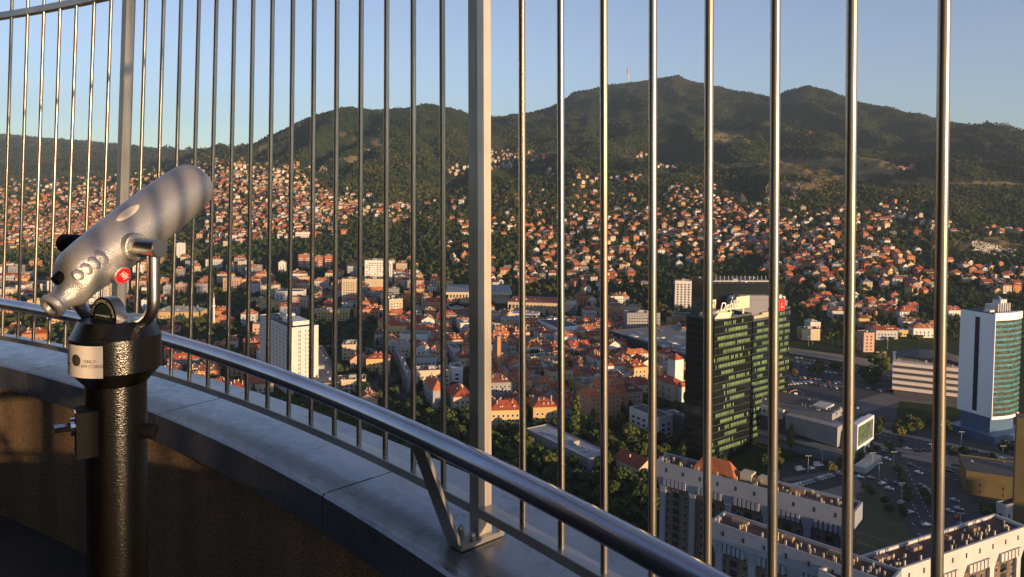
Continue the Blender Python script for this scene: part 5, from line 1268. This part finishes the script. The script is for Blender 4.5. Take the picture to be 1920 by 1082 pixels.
def crown_mesh(nm, seed, rx, rz, n, leaf, conic=0.0, lobes=7):
    rs = np.random.RandomState(seed); c = rs.normal(size=(lobes, 3)); c /= np.linalg.norm(c, axis=1)[:, None]; c *= rs.uniform(.25, .62, (lobes, 1)); c[:, 2] = np.abs(c[:, 2]) * .9 - .15
    lr = rs.uniform(.34, .55, lobes); v = []; f = []
    for i in range(n):
        j = rs.randint(lobes); d = rs.normal(size=3); d /= np.linalg.norm(d); p = c[j] + d * lr[j] * rs.uniform(.8, 1.05)
        if conic: p[0] *= max(.08, 1 - conic * (p[2] + .6) / 1.5); p[1] *= max(.08, 1 - conic * (p[2] + .6) / 1.5)
        P = np.array([p[0] * rx, p[1] * rx, p[2] * rz + rz * .75]); nn_ = d + rs.normal(size=3) * .45; nn_ /= np.linalg.norm(nn_)
        a = np.cross(nn_, rs.normal(size=3)); a /= np.linalg.norm(a); b_ = np.cross(nn_, a); s = leaf * rs.uniform(.6, 1.3); k = len(v)
        v += [tuple(P + a * s), tuple(P + b_ * s * .8), tuple(P - a * s), tuple(P - b_ * s * .8)]; f.append((k, k + 1, k + 2, k + 3))
    me = bpy.data.meshes.new(nm); me.from_pydata(v, [], f); me.materials.append(M_leaf); return me
CR = [crown_mesh('crown', s, 5.0, 5.0, 620, .75) for s in range(4)]; CP = [crown_mesh('crown', 20 + s, 1.9, 8.5, 460, .6, lobes=9) for s in range(2)]; CF = [crown_mesh('crown', 30 + s, 3.6, 8.5, 520, .6, conic=.85) for s in range(2)]
tk = MB(); tk.tube([(0, 0, -1), (0, 0, 2.2), (.2, .1, 5)], [.42, .3, .16], 7); tk.tube([(0, 0, 2), (1.2, .4, 4.6)], [.2, .08], 5); tk.tube([(0, 0, 2.3), (-1.1, -.6, 4.9)], [.2, .08], 5); tk.tube([(0, 0, 2.6), (.2, 1.2, 5)], [.18, .07], 5); TRK = tk.mesh('trunk', [M_bark])
NT = 0
def tree(x, y, kind='round', s=1.0):
    global NT
    nm = {'round': 'broadleaf tree', 'poplar': 'slender poplar', 'fir': 'pointed conifer'}[kind]; z = float(hgt(x, y)); NT += 1
    t = empty({'round': 'broadleaf_tree', 'poplar': 'poplar_tree', 'fir': 'conifer_tree'}[kind], (x, y, z), rnd.uniform(0, 6.28)); t.scale = (s, s, s * rnd.uniform(.85, 1.2))
    o = link('crown', rnd.choice({'round': CR, 'poplar': CP, 'fir': CF}[kind]), t); o.location = (0, 0, 1.6 if kind != 'fir' else .5); link('trunk', TRK, t); occupy(x, y, 2.5 * s)
    later(t, nm + (' with big crown' if s > 1.15 else ' with small crown' if s < .8 else ''), (x, y, z + 8), 'tree', 'trees in the valley')
TC = [((1035, 990), (95, 60), 30, 'round', 1.0), ((960, 880), (45, 60), 26, 'round', 1.05), ((1080, 880), (90, 30), 8, 'round', 1.0), ((1160, 960), (60, 60), 12, 'round', .9), ((840, 840), (80, 60), 30, 'round', 1.1), ((740, 780), (60, 50), 20, 'round', 1.0),
      ((640, 730), (40, 35), 10, 'round', .95), ((700, 850), (70, 40), 10, 'round', 1.0), ((1160, 830), (50, 40), 14, 'round', 1.0), ((1250, 880), (30, 30), 4, 'round', .9), ((1040, 690), (40, 14), 14, 'round', 1.25), ((1220, 960), (30, 40), 5, 'round', .9),
      ((1490, 850), (14, 10), 3, 'poplar', 1.15), ((1165, 925), (6, 8), 2, 'poplar', 1.1), ((1078, 830), (5, 5), 3, 'poplar', 1.6), ((1690, 815), (36, 8), 5, 'round', .95), ((1735, 940), (12, 10), 2, 'round', .6), ((1845, 975), (6, 4), 2, 'round', 1.05), ((1575, 880), (12, 8), 3, 'round', .7),
      ((1560, 700), (80, 10), 10, 'round', .9), ((1640, 710), (20, 20), 8, 'round', 1.2), ((1680, 960), (25, 25), 5, 'round', .6), ((1625, 930), (20, 12), 3, 'round', .5), ((875, 880), (3, 8), 2, 'poplar', .9), ((1130, 905), (10, 12), 2, 'fir', .8), ((1760, 800), (40, 20), 4, 'round', .8), ((1280, 905), (30, 20), 5, 'round', .8), ((1600, 850), (60, 14), 8, 'round', .55), ((1540, 770), (60, 8), 8, 'round', .7), ((1700, 800), (90, 8), 10, 'round', .6), ((1850, 850), (60, 20), 7, 'round', .6), ((1700, 930), (14, 30), 6, 'round', .5), ((1440, 870), (20, 6), 5, 'round', .9), ((350, 760), (40, 10), 5, 'round', .8), ((560, 770), (30, 8), 4, 'round', .8)]
for (c, r, n, kd_, s) in TC:
    k = 0; tr = 0
    while k < n and tr < n * 12:
        tr += 1; p = gp(c[0] + rnd.gauss(0, .6) * r[0], c[1] + rnd.gauss(0, .6) * r[1])
        if kd_ == 'poplar' or free(p.x, p.y, 2.0): tree(p.x, p.y, kd_, s * rnd.uniform(.7, 1.25)); k += 1
print('trees', NT)
# the woods: instanced crowns over everything not built on
def forest_points():
    P = []
    def add(Y0, Y1, sp, s, dens):
        ys = np.arange(Y0, Y1, sp); 
        for Y in ys:
            xs = np.arange(-.98 * Y, .98 * Y, sp) if Y > 600 else np.arange(-.75 * Y, .75 * Y, sp)
            x = xs + nr.uniform(-.5, .5, len(xs)) * sp; y = Y + nr.uniform(-.5, .5, len(xs)) * sp; z = hgt(x, y); px, py = proj(x, y, z)
            keep = (px > -120) & (px < 2040)
            d = dens(x, y, z, px, py); keep &= nr.uniform(size=len(xs)) < d
            x, y, z = x[keep], y[keep], z[keep]
            if Y < 3300:
                ok = np.array([free(a, b_, 1.5) for a, b_ in zip(x, y)], bool) if len(x) else np.zeros(0, bool); x, y, z = x[ok], y[ok], z[ok]
            P.append(np.stack([x, y, z, s * nr.uniform(.6, 1.3, len(x))], -1))
    def dn(x, y, z, px, py):
        md = inmask(MEADOW, px, py) * (y > 1200); n_ = fbm(x, y, 160, 3, 4)
        base = np.where(z > 2, .78 + .35 * n_, .55 + .4 * n_); city = (z <= 2) & (px < 480) & (py > 560); base = np.where(city, .8, base)
        park = (z <= 2) & (px > 480) & (px < 1235) & (py > 775); base = np.where(park, .9, base)
        road = (z <= 2) & (px > 1380) & (py > 640) & (py < 1082); base = np.where(road, .0, base)
        old = (px < 460) & (py > 330) & (py < 470) & (y < 3400); base = np.where(old, .42 + .3 * n_, base)
        return np.clip(base, 0, 1) * (1 - .93 * md)
    add(250, 520, 9, .85, dn); add(520, 1000, 9.5, .78, dn); add(1000, 1800, 10, .85, dn); add(1800, 3000, 11, .95, dn); add(3000, 4300, 12.5, .9, dn); add(4300, 5800, 16, 1.05, dn); add(5800, 7700, 30, 2.2, lambda x, y, z, px, py: dn(x, y, z, px, py) * (px < 470))
    return np.concatenate(P)
FP = forest_points(); print('forest', len(FP))
def forest(name, pts, protos, label):
    n = len(pts); me = bpy.data.meshes.new(name); me.vertices.add(n); me.vertices.foreach_set('co', pts[:, :3].astype(np.float32).ravel())
    for nm, arr in (('sc', pts[:, 3]), ('rt', nr.uniform(0, 6.28, n))):
        a = me.attributes.new(nm, 'FLOAT', 'POINT'); a.data.foreach_set('value', arr.astype(np.float32))
    o = link(name, me); tag(o, label, kind='stuff')
    pc_ = bpy.data.collections.new(name + '_kinds')
    for p in protos: pc_.objects.link(p)
    ng = bpy.data.node_groups.new(name, 'GeometryNodeTree'); ng.interface.new_socket('Geometry', in_out='INPUT', socket_type='NodeSocketGeometry'); ng.interface.new_socket('Geometry', in_out='OUTPUT', socket_type='NodeSocketGeometry')
    N = ng.nodes; L = ng.links; gi = N.new('NodeGroupInput'); go = N.new('NodeGroupOutput'); m2p = N.new('GeometryNodeMeshToPoints'); L.new(gi.outputs[0], m2p.inputs[0])
    ip = N.new('GeometryNodeInstanceOnPoints'); L.new(m2p.outputs[0], ip.inputs['Points']); ci = N.new('GeometryNodeCollectionInfo'); ci.inputs['Collection'].default_value = pc_; ci.inputs['Separate Children'].default_value = True; ci.inputs['Reset Children'].default_value = True
    L.new(ci.outputs[0], ip.inputs['Instance']); ip.inputs['Pick Instance'].default_value = True
    a1 = N.new('GeometryNodeInputNamedAttribute'); a1.data_type = 'FLOAT'; a1.inputs['Name'].default_value = 'sc'; L.new(a1.outputs['Attribute'], ip.inputs['Scale'])
    a2 = N.new('GeometryNodeInputNamedAttribute'); a2.data_type = 'FLOAT'; a2.inputs['Name'].default_value = 'rt'; cx_ = N.new('ShaderNodeCombineXYZ'); L.new(a2.outputs['Attribute'], cx_.inputs['Z']); L.new(cx_.outputs[0], ip.inputs['Rotation'])
    L.new(ip.outputs[0], go.inputs[0]); md = o.modifiers.new('scatter', 'NODES'); md.node_group = ng; return o
def proto(nm, me): return bpy.data.objects.new(nm, me)
far_crowns = [crown_mesh('far_crown', 40 + s, 5.4, 5.0, 130, 1.7) for s in range(4)] + [crown_mesh('far_crown', 60 + s, 3.8, 8.0, 110, 1.4, conic=.8) for s in range(2)]
near_crowns = [crown_mesh('wood_crown', 70 + s, 5.0, 5.0, 360, .95) for s in range(4)] + [crown_mesh('wood_crown', 80, 3.4, 8.2, 320, .8, conic=.8)]
nearp = FP[FP[:, 1] < 1300]; farp = FP[FP[:, 1] >= 1300]
forest('valley_wood', nearp, [proto('wood_crown', m_) for m_ in near_crowns], 'trees filling the gaps between the buildings of the valley')
forest('hill_forest', farp, [proto('far_crown', m_) for m_ in far_crowns], 'woods covering the hills and the gaps between the houses')
# unseen blocks added behind and right of the tower to shade the near city
for i, (x, y, w, d, h) in enumerate([(150, -120, 60, 20, 36), (240, -60, 50, 20, 42), (320, 30, 60, 22, 38), (260, -180, 70, 24, 48), (380, -80, 60, 24, 50), (120, -260, 60, 20, 50), (460, 40, 60, 20, 44), (350, 120, 50, 20, 34), (520, 130, 60, 20, 40), (600, 40, 70, 20, 50)]):
    t = house_at('apartment_block', None, (x, y, 0), R_(40), w, d, h, 'pale', clut=4)
    later(t, 'long pale slab block', (x, y, h), 'apartment building', 'added shading blocks right of the tower')
    t['label'] = '%s pale slab block added outside the view to shade the near city' % ['first','second','third','fourth','fifth','sixth','seventh','eighth','ninth','tenth'][i]
NAMEQ = [q for q in NAMEQ if not (q[1] == 'long pale slab block')]
name_all()
